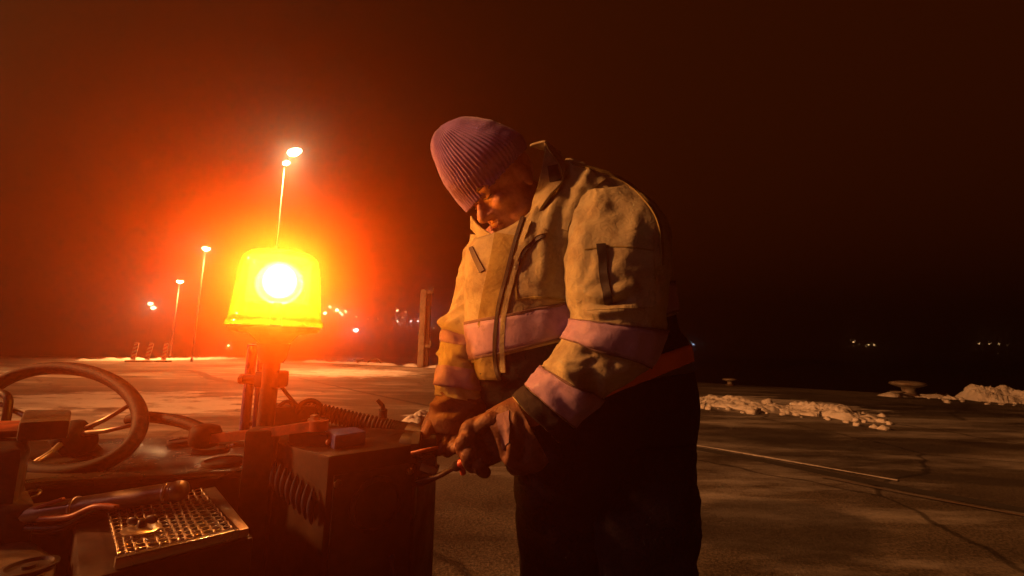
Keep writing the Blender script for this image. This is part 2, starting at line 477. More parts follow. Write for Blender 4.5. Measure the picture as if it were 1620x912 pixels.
heap([G(1228, 646), G(1272, 652), G(1320, 657), G(1372, 668)], 1.2, .19, 4.4, "lumpy heap of snow right of the low ridge by the man's hip", chunks=26)
heap([G(1525, 632), G(1570, 634), G(1660, 640), G(1760, 648)], 1.7, .38, 7.7, "tall pile of snow on the quay edge at the right", crisp=1.5, chunks=30)
heap([G(478, 573), G(560, 576), G(625, 579)], 1.1, .14, 9.1, "thin strip of snow on the quay edge behind the small bollard")
heap([G(640, 579.5), G(690, 582), G(740, 585)], 1.0, .16, 12.1, "thin strip of snow on the quay edge at the foot of the tall pile")
heap([G(645, 672), G(690, 655), G(720, 640)], .5, .13, 14.1, "small rough snow mound behind the man's gloves")
heap([G(120, 571), G(250, 570), G(384, 568)], 1.5, .16, 15.1, "long snow strip along the edge behind the striped marker boards")
heap([G(1395, 627), G(1440, 627.5), G(1500, 630)], .8, .10, 19.1, "flat crust of snow around the mushroom bollard")

# ------------------------------------------------------------------ steel pile on the edge
M_pile = mat("weathered_pile_paint", (.40, .34, .26), rough=.7, noise=(2.5, (.26, .19, .13), .45, .6), bump=[(12, .4, .01)])
M_rust = mat("rusty_steel", (.16, .075, .04), rough=.8, metal=.2, noise=(9, (.07, .04, .03), .4, .6), bump=[(35, .5, .004)])
pb = G(668, 581.5); ph = vtop(pb, 459)
t = root("mooring_pile", pb, "tall pale steel pile with side brackets standing on the quay edge", "pile")
m = MB(); m.box(pb + Vector((-.1, 0, ph / 2)), .34, .34, ph, bev=.02); m.build("column", M_pile, t, auto=40, smooth=True)
m = MB(); m.box(pb + Vector((.18, .05, ph / 2 - .03)), .18, .24, ph - .1, bev=.01); m.box(pb + Vector((.31, .0, ph / 2 - .03)), .05, .30, ph - .12); m.build("side_channel", M_rust, t, smooth=False)
for zz, ex in ((ph - .16, .16), (.27 * ph, .14)):
    m = MB(); m.box(pb + Vector((.30, -.12, zz)), .34, .30, .16, bev=.02); m.box(pb + Vector((.30 + ex, -.12, zz + .18)), .09, .2, .28, bev=.02); m.build("bracket", M_pile, t, smooth=False)

# ------------------------------------------------------------------ striped marker boards
M_white = mat("white_reflective_sheet", (.72, .70, .66), rough=.45, noise=(12, (.55, .5, .46), .5, .8))
M_red = mat("red_reflective_sheet", (.42, .03, .025), rough=.45)
M_rubber = mat("black_rubber", (.025, .024, .023), rough=.75, bump=[(60, .3, .002)])
def marker(px, py, lab, tilt):
    b = G(px, py)
    t = root("marker_board", b, lab, "marker board", "striped marker boards by the lamp masts")
    m = MB(); m.box(b + Vector((0, 0, .05)), .75, .36, .10, bev=.03); m.build("foot", M_rubber, t)
    R = Matrix.Rotation(tilt, 3, 'Y')
    c = b + Vector((0, 0, .62))
    w_, h_ = .27, 1.0
    m = MB(); m.box(c, w_, .04, h_, R, bev=.012); bd = m.build("panel", M_white, t, auto=40)
    for k in range(5):
        z0 = -.5 + .04 + k * .22
        pts = []
        for x_, z_ in ((-w_ / 2, z0), (w_ / 2, z0 + .16), (w_ / 2, z0 + .27), (-w_ / 2, z0 + .11)):
            z_ = max(-h_ / 2 + .01, min(h_ / 2 - .01, z_)); pts.append(c + R @ Vector((x_ * .98, -.024, z_)))
        m = MB(); m.prism(pts, (0, .003, 0)); m.build("red_stripe", M_red, bd, smooth=False)
marker(211, 573, "leftmost of the three red and white striped marker boards", .10)
marker(234, 573, "middle one of the three red and white striped marker boards", .14)
marker(259, 573, "striped marker board nearest the lamp mast", .06)

# ------------------------------------------------------------------ bollards
M_cast = mat("worn_cast_iron", (.30, .26, .22), rough=.6, metal=.3, noise=(6, (.18, .12, .08), .45, .65), bump=[(30, .4, .006)])
def bollard(px, py, s_, lab, flat=False):
    b = G(px, py)
    t = root("bollard", b, lab, "bollard", "mooring bollards on the quay edge")
    m = MB(); m.lathe(b, (0, 0, 1), [(.30 * s_, 0), (.30 * s_, .04 * s_), (.2 * s_, .07 * s_)], 28); m.build("flange", M_rust, t)
    m = MB(); m.lathe(b, (0, 0, 1), [(.2 * s_, .07 * s_), (.16 * s_, .16 * s_), (.18 * s_, .26 * s_), (.40 * s_, .33 * s_), (.47 * s_, .38 * s_), (.44 * s_, .43 * s_), (.22 * s_, .47 * s_), (0.01, .475 * s_)], 28); m.build("head", M_cast, t)
bollard(1438, 627, .86, "wide mushroom bollard left of the tall snow pile")
bollard(1421, 628.5, .34, "tiny low bollard beside the wide mushroom bollard")
bollard(567, 576, .75, "small bollard on the far edge between beacon and steel pile")
bollard(1155, 610, .5, "low bollard on the edge just right of the man")
m = MB(); rb_ = G(592, 577); m.tube([rb_ + Vector((.42 * math.cos(a), .0, .02 + .36 * max(0, math.sin(a)))) for a in np.linspace(0, math.pi, 14)], .045, 8)
obj("mooring_ring", m.V, m.F, M_cast, None, loc=rb_, label="bent iron mooring ring in the snow between the bollard and the steel pile", cat="mooring ring")

# ------------------------------------------------------------------ rail slot / joint lines in the paving
M_joint = mat("dark_joint_filler", (.03, .027, .024), rough=.9, bump=[(30, .5, .01)])
M_steelrail = mat("worn_rail_steel", (.20, .18, .16), rough=.55, metal=.2, noise=(3, (.2, .14, .1), .4, .6))
def ground_strip(name, pts, wid, z, m_, label=None, kind='structure', jit=0.0, n=60):
    path = spline([Vector((p.x, p.y, 0)) for p in pts], n); V = []; F = []
    for i, c in enumerate(path):
        t_ = (path[min(i + 1, n - 1)] - path[max(i - 1, 0)]).normalized(); s_ = Vector((-t_.y, t_.x, 0))
        w_ = wid * (1 + jit * mnoise.noise(c * 1.7))
        V += [c + s_ * w_ / 2 + Vector((0, 0, z)), c - s_ * w_ / 2 + Vector((0, 0, z))]
    F = [(2 * i, 2 * i + 1, 2 * i + 3, 2 * i + 2) for i in range(n - 1)]
    return obj(name, V, F, m_, kind=kind, smooth=False)
ground_strip("crane_rail_slot", [G(1060, 703), G(1200, 728), G(1400, 768), G(1640, 812)], .16, .004, M_joint)
ground_strip("crane_rail", [G(1060, 699), G(1200, 723), G(1330, 746), G(1420, 762)], .05, .010, M_snow, jit=.7)  # snow-coloured strip painting the thin bright highlight along the rail
ground_strip("crane_rail", [G(1300, 756), G(1450, 786), G(1640, 822)], .05, .010, M_steelrail, jit=.5)
ground_strip("paving_joint", [G(470, 598), G(560, 618), G(665, 640), G(760, 660)], .10, .004, M_joint, jit=.5)
ground_strip("paving_crack", [G(210, 589), G(300, 587), G(340, 600), G(385, 608)], .30, .004, M_joint, jit=.8)
ground_strip("paving_joint", [G(1090, 612), G(1250, 620), G(1500, 646)], .12, .004, M_joint, jit=.8)
M_ice = mat("thin_ice", (.20, .19, .18), rough=.22, spec=.6, bump=[(3, .4, .02), (25, .3, .005)])

# town lights, seen across the harbour
CL = [(514, 496, 170, .42, M_warm, "town light low at the left end of the cluster beside the beacon"),
      (533, 491, 172, .50, M_warm, "brightest warm town light in the cluster beside the beacon"),
      (522, 485.5, 176, .30, M_warm, "topmost town light of the cluster beside the beacon"),
      (538, 495, 171, .22, M_warm, "lower twin of the brightest warm town light"),
      (541, 498, 171, .25, M_warm, "lowest small town light of the cluster beside the beacon"),
      (547, 493, 173, .24, M_warm, "right end town light of the cluster beside the beacon"),
      (564, 501, 172, .20, M_warm, "lone faint town light right of the cluster"),
      (582, 505, 172, .15, M_dimw, "very faint town light, first of the row towards the pile"),
      (598, 505, 172, .15, M_dimw, "very faint town light, second of the row towards the pile"),
      (563, 523, 156, .62, M_cool, "bright bluish light low over the water between beacon and pile"),
      (628, 491.5, 176, .18, M_warm, "small town light high above the row, left of the pile"),
      (642, 493.5, 176, .18, M_dimw, "dim high town light closest to the top of the pile's left side"),
      (637, 503, 174, .13, M_dimw, "tiny dim town light between the high lights and the row"),
      (629, 509, 170, .22, M_cool, "white point of light in the row, first left of the pile"),
      (650, 509, 170, .22, M_cool, "white point of light in the row, halfway to the pile"),
      (661, 508.5, 170, .20, M_cool, "white point of light almost touching the pile"),
      (679, 504.5, 170, .38, M_cool, "brightest white light right of the pile"),
      (692.5, 509, 170, .18, M_cool, "small white light between the pile and the man's sleeve"),
      (686, 519, 165, .15, M_dimw, "dim light near the water right of the pile"),
      (1097, 545, 158, .20, M_dimc, "single bluish far light beside the man's back"),
      (1350, 541.5, 156, .20, M_dimw, "orange far light over the water right of the man"),
      (1374, 546, 158, .18, M_dimw, "left light of the faint pair far across the water"),
      (1383, 546, 158, .20, M_dimw, "right light of the faint pair far across the water"),
      (1549, 544.5, 160, .20, M_dimw, "yellowish far light above the snow pile"),
      (1565, 544.5, 160, .16, M_dimw, "faint far light in the middle above the snow pile"),
      (1580, 544.5, 160, .18, M_dimw, "rightmost faint light far across the water"),
      (361, 547, 156, .22, M_warm, "small light near the water left of the beacon stand"),
      (238, 481, 150, .62, M_lit_small, "upper light of the close pair high above the marker boards"),
      (242.5, 487.5, 148, .62, M_lit_small, "lower light of the close pair high above the marker boards")]
for a in CL: shore_lamp(*a)
# ------------------------------------------------------------------ the work vehicle (root) and its beacon
VROOT = root("work_vehicle", Vector((P(250, 700, .9).x, P(250, 700, .9).y, 0)),
             "dark open work vehicle with steering wheel, levers and a glowing orange beacon", "work vehicle")
M_blue = mat("blue_machine_paint", (.030, .045, .20), rough=.42, noise=(14, (.02, .03, .12), .45, .7), bump=[(50, .15, .001)])
M_black = mat("greasy_black_steel", (.030, .024, .022), rough=.5, metal=.3, noise=(18, (.06, .04, .03), .45, .7), rough_var=(22, .35, .7), bump=[(40, .25, .002)])
M_chrome = mat("scratched_chrome", (.55, .50, .44), rough=.28, metal=1.0, rough_var=(30, .18, .45), bump=[(60, .12, .001)])
# beacon dome
D0 = P(436, 517, BEACON_D)      # centre of the dome's bottom
def dome_mat():
    m = bpy.data.materials.new("amber_dome_plastic"); m.use_nodes = True
    nt = m.node_tree; nt.nodes.clear(); N = nt.nodes.new; L = nt.links.new
    out = N('ShaderNodeOutputMaterial')
    tr = N('ShaderNodeBsdfTransparent'); tr.inputs['Color'].default_value = (1.0, .60, .09, 1)
    tl = N('ShaderNodeBsdfTranslucent'); tl.inputs['Color'].default_value = (1.0, .50, .02, 1)
    gl = N('ShaderNodeBsdfGlossy'); gl.inputs['Color'].default_value = (1, .9, .7, 1); gl.inputs['Roughness'].default_value = .08
    m1 = N('ShaderNodeMixShader'); m1.inputs['Fac'].default_value = .28; L(tr.outputs[0], m1.inputs[1]); L(tl.outputs[0], m1.inputs[2])
    fr = N('ShaderNodeFresnel'); fr.inputs['IOR'].default_value = 1.45
    m2 = N('ShaderNodeMixShader'); L(fr.outputs[0], m2.inputs['Fac']); L(m1.outputs[0], m2.inputs[1]); L(gl.outputs[0], m2.inputs[2])
    L(m2.outputs[0], out.inputs['Surface'])
    return m
M_dome = dome_mat()
m = MB(); m.lathe(D0, (0, 0, 1), [(r * BK * .8, h * BK) for r, h in [(.030, -.040), (.040, -.034), (.060, -.016), (.104, -.011), (.112, -.003)]], 48)
bbase = m.build("beacon_housing", M_black, VROOT, auto=50)
m = MB()
prof = [(.106, 0), (.106, .012), (.1015, .014), (.0995, .03), (.096, .06), (.092, .10), (.088, .135), (.084, .152), (.074, .162), (.05, .167), (.001, .169)]
m.lathe(D0, (0, 0, 1), [(r * BK * .885, h * BK * .965) for r, h in prof], 64, cap=False)
m.build("dome", M_dome, bbase)
BC = D0 + Vector((0, 0, .098 * BK))
to_cam = (CAM_M.translation - BC).normalized(); toc_h = Vector((to_cam.x, to_cam.y, 0)).normalized()
M_bulb = emis("lit_bulb_glass", (1.0, .93, .72), 42)
m = MB(); m.blob(BC, .037, 3, (1, 1, 1.1)); m.build("bulb", M_bulb, bbase)
m = MB(); m.cyl(D0 + Vector((0, 0, -.004)), BC - Vector((0, 0, .052)), .014, .009); m.build("lamp_socket", M_black, bbase)
m = MB(); m.lathe(BC - toc_h * .058, toc_h, [(.012, 0), (.03, .006), (.047, .018), (.056, .034), (.055, .035), (.045, .020), (.028, .009), (.010, .003)], 32); m.build("reflector", M_chrome, bbase)
M_lens = dome_mat(); M_lens.name = "clear_fresnel_lens"
for nd in M_lens.node_tree.nodes:
    if nd.type == 'BSDF_TRANSPARENT': nd.inputs['Color'].default_value = (1, .93, .75, 1)
    if nd.type == 'BSDF_TRANSLUCENT': nd.inputs['Color'].default_value = (1, .85, .45, 1)
    if nd.type == 'MIX_SHADER' and not nd.inputs['Fac'].is_linked: nd.inputs['Fac'].default_value = .22
m = MB(); m.lathe(BC, (0, 0, 1), [(.066 + .0035 * (i % 2), -.055 + .0055 * i) for i in range(21)], 48, cap=False); m.build("fresnel_lens", M_lens, bbase)
# the lamp: light in every direction and the reflector's beam, which points at the camera just now
bl = light("beacon_lamp", 'POINT', BC, 150, (1.0, .42, .14), shadow_soft_size=.042)
bs = light("beacon_beam", 'SPOT', BC + toc_h * .045, 3800, (1.0, .12, .03), spot_size=math.radians(62), spot_blend=1.0, shadow_soft_size=.03, target=CAM_M.translation + Vector((-.1, 0, .12)))
# ================================================================== the man
MAN = root("person", Vector((P(950, 900, 1.1).x, P(950, 900, 1.1).y, 0)),
           "man in ribbed beanie and faded yellow work jacket bending over the machine", "person")
FW = FWD
def seg_dist(p, pts):
    best = 1e9
    for a, b in zip(pts[:-1], pts[1:]):
        ab = b - a; t = max(0, min(1, (p - a).dot(ab) / max(ab.length_squared, 1e-9)))
        d = (p - (a + ab * t)).length
        if d < best: best = d
    return best
class Loft:
    """rows: (Lx, Ly, Rx, Ry, depth, half_depth[, exponent]) control slices in photo pixels and metres"""
    def __init__(s, rows, nr, n=96, expo=2.3, folds=(), noise_=(.004, 9), fbm=.0015, seed=0, shift=None, crease=None):
        rows = [r if len(r) > 6 else tuple(r) + (expo,) for r in rows]
        R = catmull(rows, nr)
        s.C = []; s.n = n; s.nr = nr
        rings = []
        for r in R:
            dl = r[4] + (shift or (0, 0))[0]; dr = r[4] + (shift or (0, 0))[1]
            A = P(r[0], r[1], r[4]); B = P(r[2], r[3], r[4])
            c = (A + B) / 2; u = (B - A) / 2
            v = (c - CAM_M.translation).normalized()
            v = (v - u.normalized() * v.dot(u.normalized())).normalized() * r[5]
            ring = []
            for k in range(n):
                an = 2 * math.pi * k / n
                ca, sa = math.cos(an), math.sin(an); e = 2 / r[6]
                ring.append(c + u * math.copysign(abs(ca) ** e, ca) + v * math.copysign(abs(sa) ** e, sa))
            rings.append(ring); s.C.append(c)
        s.rings = rings
        # normals, then folds
        s.N = s.normals()
        if folds or noise_ or fbm or crease:
            out = []
            for i in range(nr):
                row = []
                for k in range(n):
                    p = rings[i][k]; d = 0.0
                    for f in folds:
                        pts, w, a = f
                        q = seg_dist(p, pts)
                        if q < w * 3: d += a * math.exp(-(q / w) ** 2) 
                    if noise_:
                        x = mnoise.noise(p * noise_[1] + Vector((seed, 0, 0)))
                        d += noise_[0] * (1 - 2 * abs(x) * 1.6)
                    if crease:
                        ang = 2 * math.pi * k / n; U = i / nr * crease[1]; w = Vector((U + .35 * math.sin(ang + seed), math.cos(ang) * crease[2], math.sin(ang) * crease[2] + seed))
                        w += Vector((mnoise.noise(w * .7) * .8, 0, 0))
                        q1 = mnoise.noise(w); q2 = mnoise.noise(w * 2.1 + Vector((7, 3, 1)))
                        msk = .35 + .65 * max(0, min(1, .5 + 1.6 * mnoise.noise(p * 5 + Vector((3, seed, 0)))))
                        d += crease[0] * msk * ((1 - 3.2 * abs(q1)) + .45 * (1 - 3.2 * abs(q2)))
                    if fbm: d += fbm * mnoise.noise(p * 38 + Vector((0, seed, 0)))
                    row.append(p + s.N[i][k] * d)
                out.append(row)
            s.rings = out
            s.N = s.normals()
    def normals(s):
        n = s.n; N = []
        for i in range(s.nr):
            row = []
            for k in range(n):
                t = s.rings[min(i + 1, s.nr - 1)][k] - s.rings[max(i - 1, 0)][k]
                w = s.rings[i][(k + 1) % n] - s.rings[i][k - 1]
                q = w.cross(t)
                if q.length < 1e-12: q = s.rings[i][k] - s.C[i]
                q.normalize()
                if q.dot(s.rings[i][k] - s.C[i]) < 0: q = -q
                row.append(q)
            N.append(row)
        return N
    def mesh(s, i0=0, i1=None, off=0.0, cap=(True, True), thick=None, k0=None, k1=None):
        i1 = s.nr - 1 if i1 is None else i1
        n = s.n
        V = [s.rings[i][k] + s.N[i][k] * off for i in range(i0, i1 + 1) for k in range(n)]
        m = i1 - i0 + 1
        F = [(i * n + k, i * n + (k + 1) % n, (i + 1) * n + (k + 1) % n, (i + 1) * n + k) for i in range(m - 1) for k in range(n)]
        if cap[0]:
            F += fan(V, [k for k in range(n)], s.C[i0] if thick is None else s.C[i0])
        if cap[1]:
            F += fan(V, [(m - 1) * n + k for k in range(n)], s.C[i1])
        return V, F
    def band(s, u0, u1, off=.0025):
        """closed ribbon with folded-in edges between two fractional rows"""
        def row(u, o):
            i = min(int(u), s.nr - 2); t = u - i
            return [s.rings[i][k].lerp(s.rings[i + 1][k], t) + s.N[i][k] * o for k in range(s.n)]
        us = [u0] + [u0 + (u1 - u0) * t for t in np.linspace(0, 1, 7)] + [u1]
        rows = [row(us[0], -.002)] + [row(u, off) for u in us[1:-1]] + [row(us[-1], -.002)]
        V = [v for r in rows for v in r]; n = s.n
        F = [(i * n + k, i * n + (k + 1) % n, (i + 1) * n + (k + 1) % n, (i + 1) * n + k) for i in range(len(rows) - 1) for k in range(n)]
        return V, F
def fan(V, idx, c):
    V.append(Vector(c)); k = len(V) - 1; n = len(idx)
    return [(idx[i], idx[(i + 1) % n], k) for i in range(n)]

def cloth(name, base, second, wv=900, sc=7, lo=.4, hi=.66, rough=.85, spec=.2, sheen=.0, grime=None, b2=.5):
    """woven cotton: faded and grimy patches, fine weave bump"""
    m = mat(name, base, rough=rough, spec=spec, noise=(sc, second, lo, hi, 8), bump=[(wv * .25, .35, .0006), (45, b2, .0040), (14, b2 * .8, .010)], sheen=sheen)
    for nd in m.node_tree.nodes:
        if nd.type == 'TEX_NOISE' and nd.inputs['Scale'].default_value in (14.0, 45.0): nd.inputs['Distortion'].default_value = 1.6
    nt = m.node_tree
    if grime:
        b = nt.nodes['Principled BSDF']; src = b.inputs['Base Color'].links[0].from_socket
        n = nt.nodes.new('ShaderNodeTexNoise'); n.inputs['Scale'].default_value = grime[1]; n.inputs['Detail'].default_value = 9; n.inputs['Roughness'].default_value = .72
        tc = nt.nodes.new('ShaderNodeTexCoord'); nt.links.new(tc.outputs['Object'], n.inputs['Vector'])
        r = nt.nodes.new('ShaderNodeValToRGB'); r.color_ramp.elements[0].position = grime[2]; r.color_ramp.elements[1].position = grime[3]
        r.color_ramp.elements[0].color = (1, 1, 1, 1); r.color_ramp.elements[1].color = (*grime[0], 1)
        nt.links.new(n.outputs['Fac'], r.inputs['Fac'])
        x = nt.nodes.new('ShaderNodeMixRGB'); x.blend_type = 'MULTIPLY'; x.inputs['Fac'].default_value = 1
        nt.links.new(src, x.inputs['Color1']); nt.links.new(r.outputs['Color'], x.inputs['Color2']); nt.links.new(x.outputs['Color'], b.inputs['Base Color'])
    return m
M_hivis = cloth("faded_yellow_cotton", (.43, .40, .24), (.32, .29, .20), grime=((.55, .46, .42), 15, .46, .74))
M_navy = cloth("dark_navy_cotton", (.020, .017, .020), (.032, .027, .028))
M_refl = cloth("grey_reflective_tape", (.40, .27, .44), (.31, .21, .34), wv=1500, rough=.6, spec=.3, grime=((.6, .55, .55), 30, .52, .75), b2=.25)
M_orange = cloth("orange_hem_tape", (.80, .27, .09), (.62, .19, .06), rough=.7)
M_seam = cloth('dark_seam_thread', (.20, .13, .13), (.14, .10, .10))
M_placket = cloth("grimy_yellow_cotton", (.30, .25, .09), (.24, .19, .08), grime=((.6, .5, .45), 22, .45, .7))
M_zip = mat("dark_zip_tape", (.022, .016, .015), rough=.6, bump=[(500, .5, .001)])
M_zipmetal = mat("zip_metal", (.35, .3, .25), rough=.4, metal=.9)
M_skin = mat("weathered_skin", (.68, .36, .26), rough=.55, spec=.4, noise=(30, (.42, .18, .12), .4, .65), bump=[(90, .35, .0015), (28, .4, .003)])
M_knit = mat("grey_ribbed_knit", (.26, .16, .48), rough=.95, spec=.1, noise=(60, (.19, .12, .36), .35, .7), bump=[(260, .6, .0012)], sheen=.3)
M_glove = cloth("worn_leather_glove", (.19, .085, .048), (.10, .048, .032), sc=18, rough=.6, spec=.35, b2=.7)
M_cuff = cloth("greyish_glove_cuff", (.30, .19, .22), (.2, .13, .15), sc=14)
M_boot = mat("black_work_boot", (.02, .018, .016), rough=.5, bump=[(30, .3, .003)])
M_hair = mat("grey_hair", (.16, .13, .11), rough=.8, bump=[(200, .6, .002)])

def S3(pts, d):   # stroke in photo pixels at a depth (single number or per point)
    return [P(x, y, d[i] if hasattr(d, '__len__') else d) for i, (x, y) in enumerate(pts)]

# ---- trousers and boots
TR = [ # hips and the seat
 (812, 640, 1090, 590, 1.11, .155, 2.6), (812, 690, 1098, 640, 1.11, .16, 2.6), (815, 740, 1092, 700, 1.10, .15, 2.6), (820, 800, 1094, 770, 1.10, .14, 2.6), (845, 850, 1075, 830, 1.10, .10, 2.4)]
hips = Loft(TR, 30, 96, noise_=(.006, 7), seed=3)
V, F = hips.mesh(); pm = MB(); pm.add(V, F)
def leg_rows(x0, x1, d, zfoot=.10):
    a = P((x0 + x1) / 2, 770, d)
    return a
def world_loft(rows, nr, n=48, expo=2.2, noise_=(.006, 7), seed=0, fold=None):
    """rows: (x, y, z, rx, ry)"""
    R = catmull(rows, nr); V = []
    for i, r in enumerate(R):
        for k in range(n):
            an = 2 * math.pi * k / n; ca, sa = math.cos(an), math.sin(an); e = 2 / expo
            p = Vector((r[0] + r[3] * math.copysign(abs(ca) ** e, ca), r[1] + r[4] * math.copysign(abs(sa) ** e, sa), r[2]))
            d = noise_[0] * (1 - 3 * abs(mnoise.noise(Vector((p.x, p.y, p.z * 1.7)) * noise_[1] + Vector((seed, 0, 0)))))
            if fold: d += fold(p)
            V.append(p + Vector((ca, sa, 0)) * d)
    F = [(i * n + k, i * n + (k + 1) % n, (i + 1) * n + (k + 1) % n, (i + 1) * n + k) for i in range(nr - 1) for k in range(n)]
    F += [tuple(range(n)), tuple((nr - 1) * n + k for k in range(n))]
    return V, F
LEGS = []
for (cx_, d_, fx, fd) in ((899, 1.15, -.03, .10), (1015, 1.06, .02, -.02)):
    top = P(cx_, 760, d_); wd = 163 / FPX * d_ / 2
    rows = [(top.x, top.y, top.z + .10, wd * .95, .12), (top.x, top.y, top.z - .08, wd, .12), (top.x + fx * .4, top.y + fd * .4, .47, wd * .80, .095), (top.x + fx, top.y + fd + .01, .16, wd * .80, .10), (top.x + fx, top.y + fd, .075, wd * .86, .12)]
    V, F = world_loft(rows, 60, seed=cx_); pm.add(V, F)
    LEGS.append((top.x + fx, top.y + fd))
pm.build("trousers", M_navy, MAN)
for (bx, by) in LEGS:
    # boots point to the left and a little towards the camera
    f = Vector((-.86, -.5, 0)).normalized(); s_ = Vector((-f.y, f.x, 0)); b0 = Vector((bx, by, 0)) - f * .06
    V = []; n = 28; prof = [(0, 1.0), (.02, 1.04), (.035, .98), (.07, .93), (.105, .72), (.13, .5)]
    rings = []
    for h, k_ in prof:
        ring = []
        for a in np.linspace(0, 2 * math.pi, n, endpoint=False):
            L_ = .155 if math.cos(a) > 0 else .12
            if h > .05 and math.cos(a) > 0: L_ *= (1 - (h - .05) * 5.5)
            ring.append(b0 + f * (.06 + L_ * math.cos(a) * (1 if h < .05 else .95)) + s_ * math.sin(a) * .056 * min(1, k_ + .1) + Vector((0, 0, h)))
        rings.append(ring)
    V = [v for r in rings for v in r]
    F = [(i * n + k, i * n + (k + 1) % n, (i + 1) * n + (k + 1) % n, (i + 1) * n + k) for i in range(len(rings) - 1) for k in range(n)] + [tuple(range(n)), tuple((len(rings) - 1) * n + k for k in range(n))]
    obj("boot", V, F, M_boot, MAN)

# ---- jacket torso
TO = [ # from the hem up to the neck: left edge, right edge
 (765, 704, 1085, 577, 1.09, .188, 2.5),
 (756, 650, 1078, 545, 1.09, .19, 2.5),
 (748, 600, 1062, 520, 1.085, .195, 2.4),
 (744, 545, 1056, 475, 1.08, .20, 2.4),
 (738, 480, 1052, 425, 1.08, .205, 2.4),
 (737, 430, 1050, 385, 1.08, .205, 2.4),
 (740, 398, 1040, 345, 1.085, .20, 2.4),
 (752, 380, 1005, 305, 1.09, .185, 2.3),
 (782, 376, 950, 277, 1.09, .15, 2.2),
 (812, 366, 915, 262, 1.10, .115, 2.1),
 (830, 350, 893, 256, 1.12, .09, 2.0)]
D1 = .885
tf = [ # folds (points, width, height)
 (S3([(905, 262), (880, 320), (862, 380), (858, 440)], [1.0, .93, .89, .885]), .014, .013),
 (S3([(930, 280), (905, 340), (893, 400), (900, 450)], [.98, .91, .885, .88]), .012, .012),
 (S3([(862, 300), (850, 345), (836, 385)], [1.0, .93, .9]), .012, .010),
 (S3([(830, 440), (860, 470), (900, 490)], .875), .016, .009),
 (S3([(815, 500), (850, 495), (900, 480)], .875), .012, -.008),
 (S3([(745, 450), (790, 470), (850, 465)], [1.0, .92, .88]), .013, .006),
 (S3([(770, 590), (820, 605), (880, 610)], [.95, .9, .89]), .014, .009),
 (S3([(760, 630), (820, 650), (900, 650)], [.97, .91, .9]), .014, .010),
]
torso = Loft(TO, 110, 190, folds=tf, noise_=(.004, 6), fbm=.0022, seed=11, crease=(.0038, 4.5, 2.6))
NT = 109
i_band0, i_band1 = None, None
# row index where the reflective chest band runs (row parameter along the torso)
UB0, UB1 = NT * .262, NT * .352
Vj, Fj = torso.mesh(int(UB0) - 1, NT, cap=(False, True))
jacket = obj("jacket", Vj, Fj, M_hivis, MAN)
Vk, Fk = torso.mesh(0, int(UB0), off=-.001, cap=(False, False))
lower = obj("jacket_lower", Vk, Fk, M_navy, MAN)
V, F = torso.band(UB0 - .2, UB1, .0035); obj("reflective_band", V, F, M_refl, jacket)
V, F = torso.band(.6, 9.5, .0045); obj("hem_band", V, F, M_orange, lower, label="orange hem band of the jacket")

# ---- near sleeve: shoulder to elbow to wrist (photo pixels of both edges)
# slices run across the arm
NS = [
 (925, 300, 985, 296, .945, .055, 2.0),
 (905, 335, 1030, 322, .925, .085, 2.2),
 (893, 378, 1048, 362, .90, .095, 2.3),
 (893, 430, 1052, 415, .88, .095, 2.3),
 (900, 475, 1050, 470, .865, .092, 2.3),
 (908, 505, 1044, 522, .855, .090, 2.3),
 (898, 528, 1030, 566, .85, .088, 2.3),
 (880, 556, 1000, 594, .845, .082, 2.3),
 (862, 580, 955, 624, .845, .074, 2.3),
 (842, 602, 918, 660, .845, .066, 2.3),
 (826, 618, 898, 684, .85, .062, 2.2),
 (812, 630, 880, 696, .855, .056, 2.2)]
def E(pts, d=.77, w=.012, a=.010): return (S3(pts, d), w, a)
sf = [
 E([(905, 330), (925, 400), (915, 460)], .83, .018, .006),
 E([(945, 310), (960, 345), (930, 400)], .85, .022, .006),
 E([(985, 330), (970, 370), (945, 385)], .83, .022, -.004),
 E([(1010, 350), (985, 420), (975, 470)], .80, .016, .007),
 E([(905, 490), (950, 497), (1000, 490), (1035, 497)], [.80, .775, .775, .80], .009, .013),
 E([(905, 478), (950, 483), (990, 476)], [.80, .775, .775], .007, -.010),
 E([(915, 462), (955, 468), (1000, 455)], [.80, .775, .775], .010, .009),
 E([(960, 500), (1010, 512)], .775, .007, -.008),
 E([(880, 565), (905, 600), (925, 640)], .775, .012, .013),
 E([(865, 590), (885, 625), (900, 655)], .78, .009, -.006),
 E([(890, 548), (920, 552), (970, 575)], .77, .009, -.013),
 E([(895, 540), (930, 540), (975, 560)], .77, .009, .008),
 E([(935, 580), (945, 615), (950, 640)], .77, .016, -.010),
 E([(900, 585), (935, 590), (985, 600)], .77, .012, .004),
]
near = Loft(NS, 150, 130, folds=sf, noise_=(.0035, 8), fbm=.002, seed=21, crease=(.0028, 9, 1.3))
NN = 149
V, F = near.mesh(0, NN, cap=(True, True)); nsl = obj("sleeve", V, F, M_hivis, MAN)
def rowat(i): return NN * i / 11.0
V, F = near.band(rowat(5.0), rowat(6.35), .0035); obj("reflective_band", V, F, M_refl, nsl)
V, F = near.band(rowat(8.15), rowat(9.5), .004); obj("reflective_band", V, F, M_refl, nsl)
V, F = near.band(rowat(9.6), rowat(10.9), .0025); obj("cuff", V, F, M_navy, nsl)

for (lf, a_, b_, par) in ((near, rowat(5.0), rowat(6.35), nsl), (near, rowat(8.15), rowat(9.5), nsl), (torso, UB0 - .2, UB1, jacket)):
    for e_ in (a_, b_):
        V, F = lf.band(e_ - .35, e_ + .35, .0042); obj("tape_seam", V, F, M_seam, par)
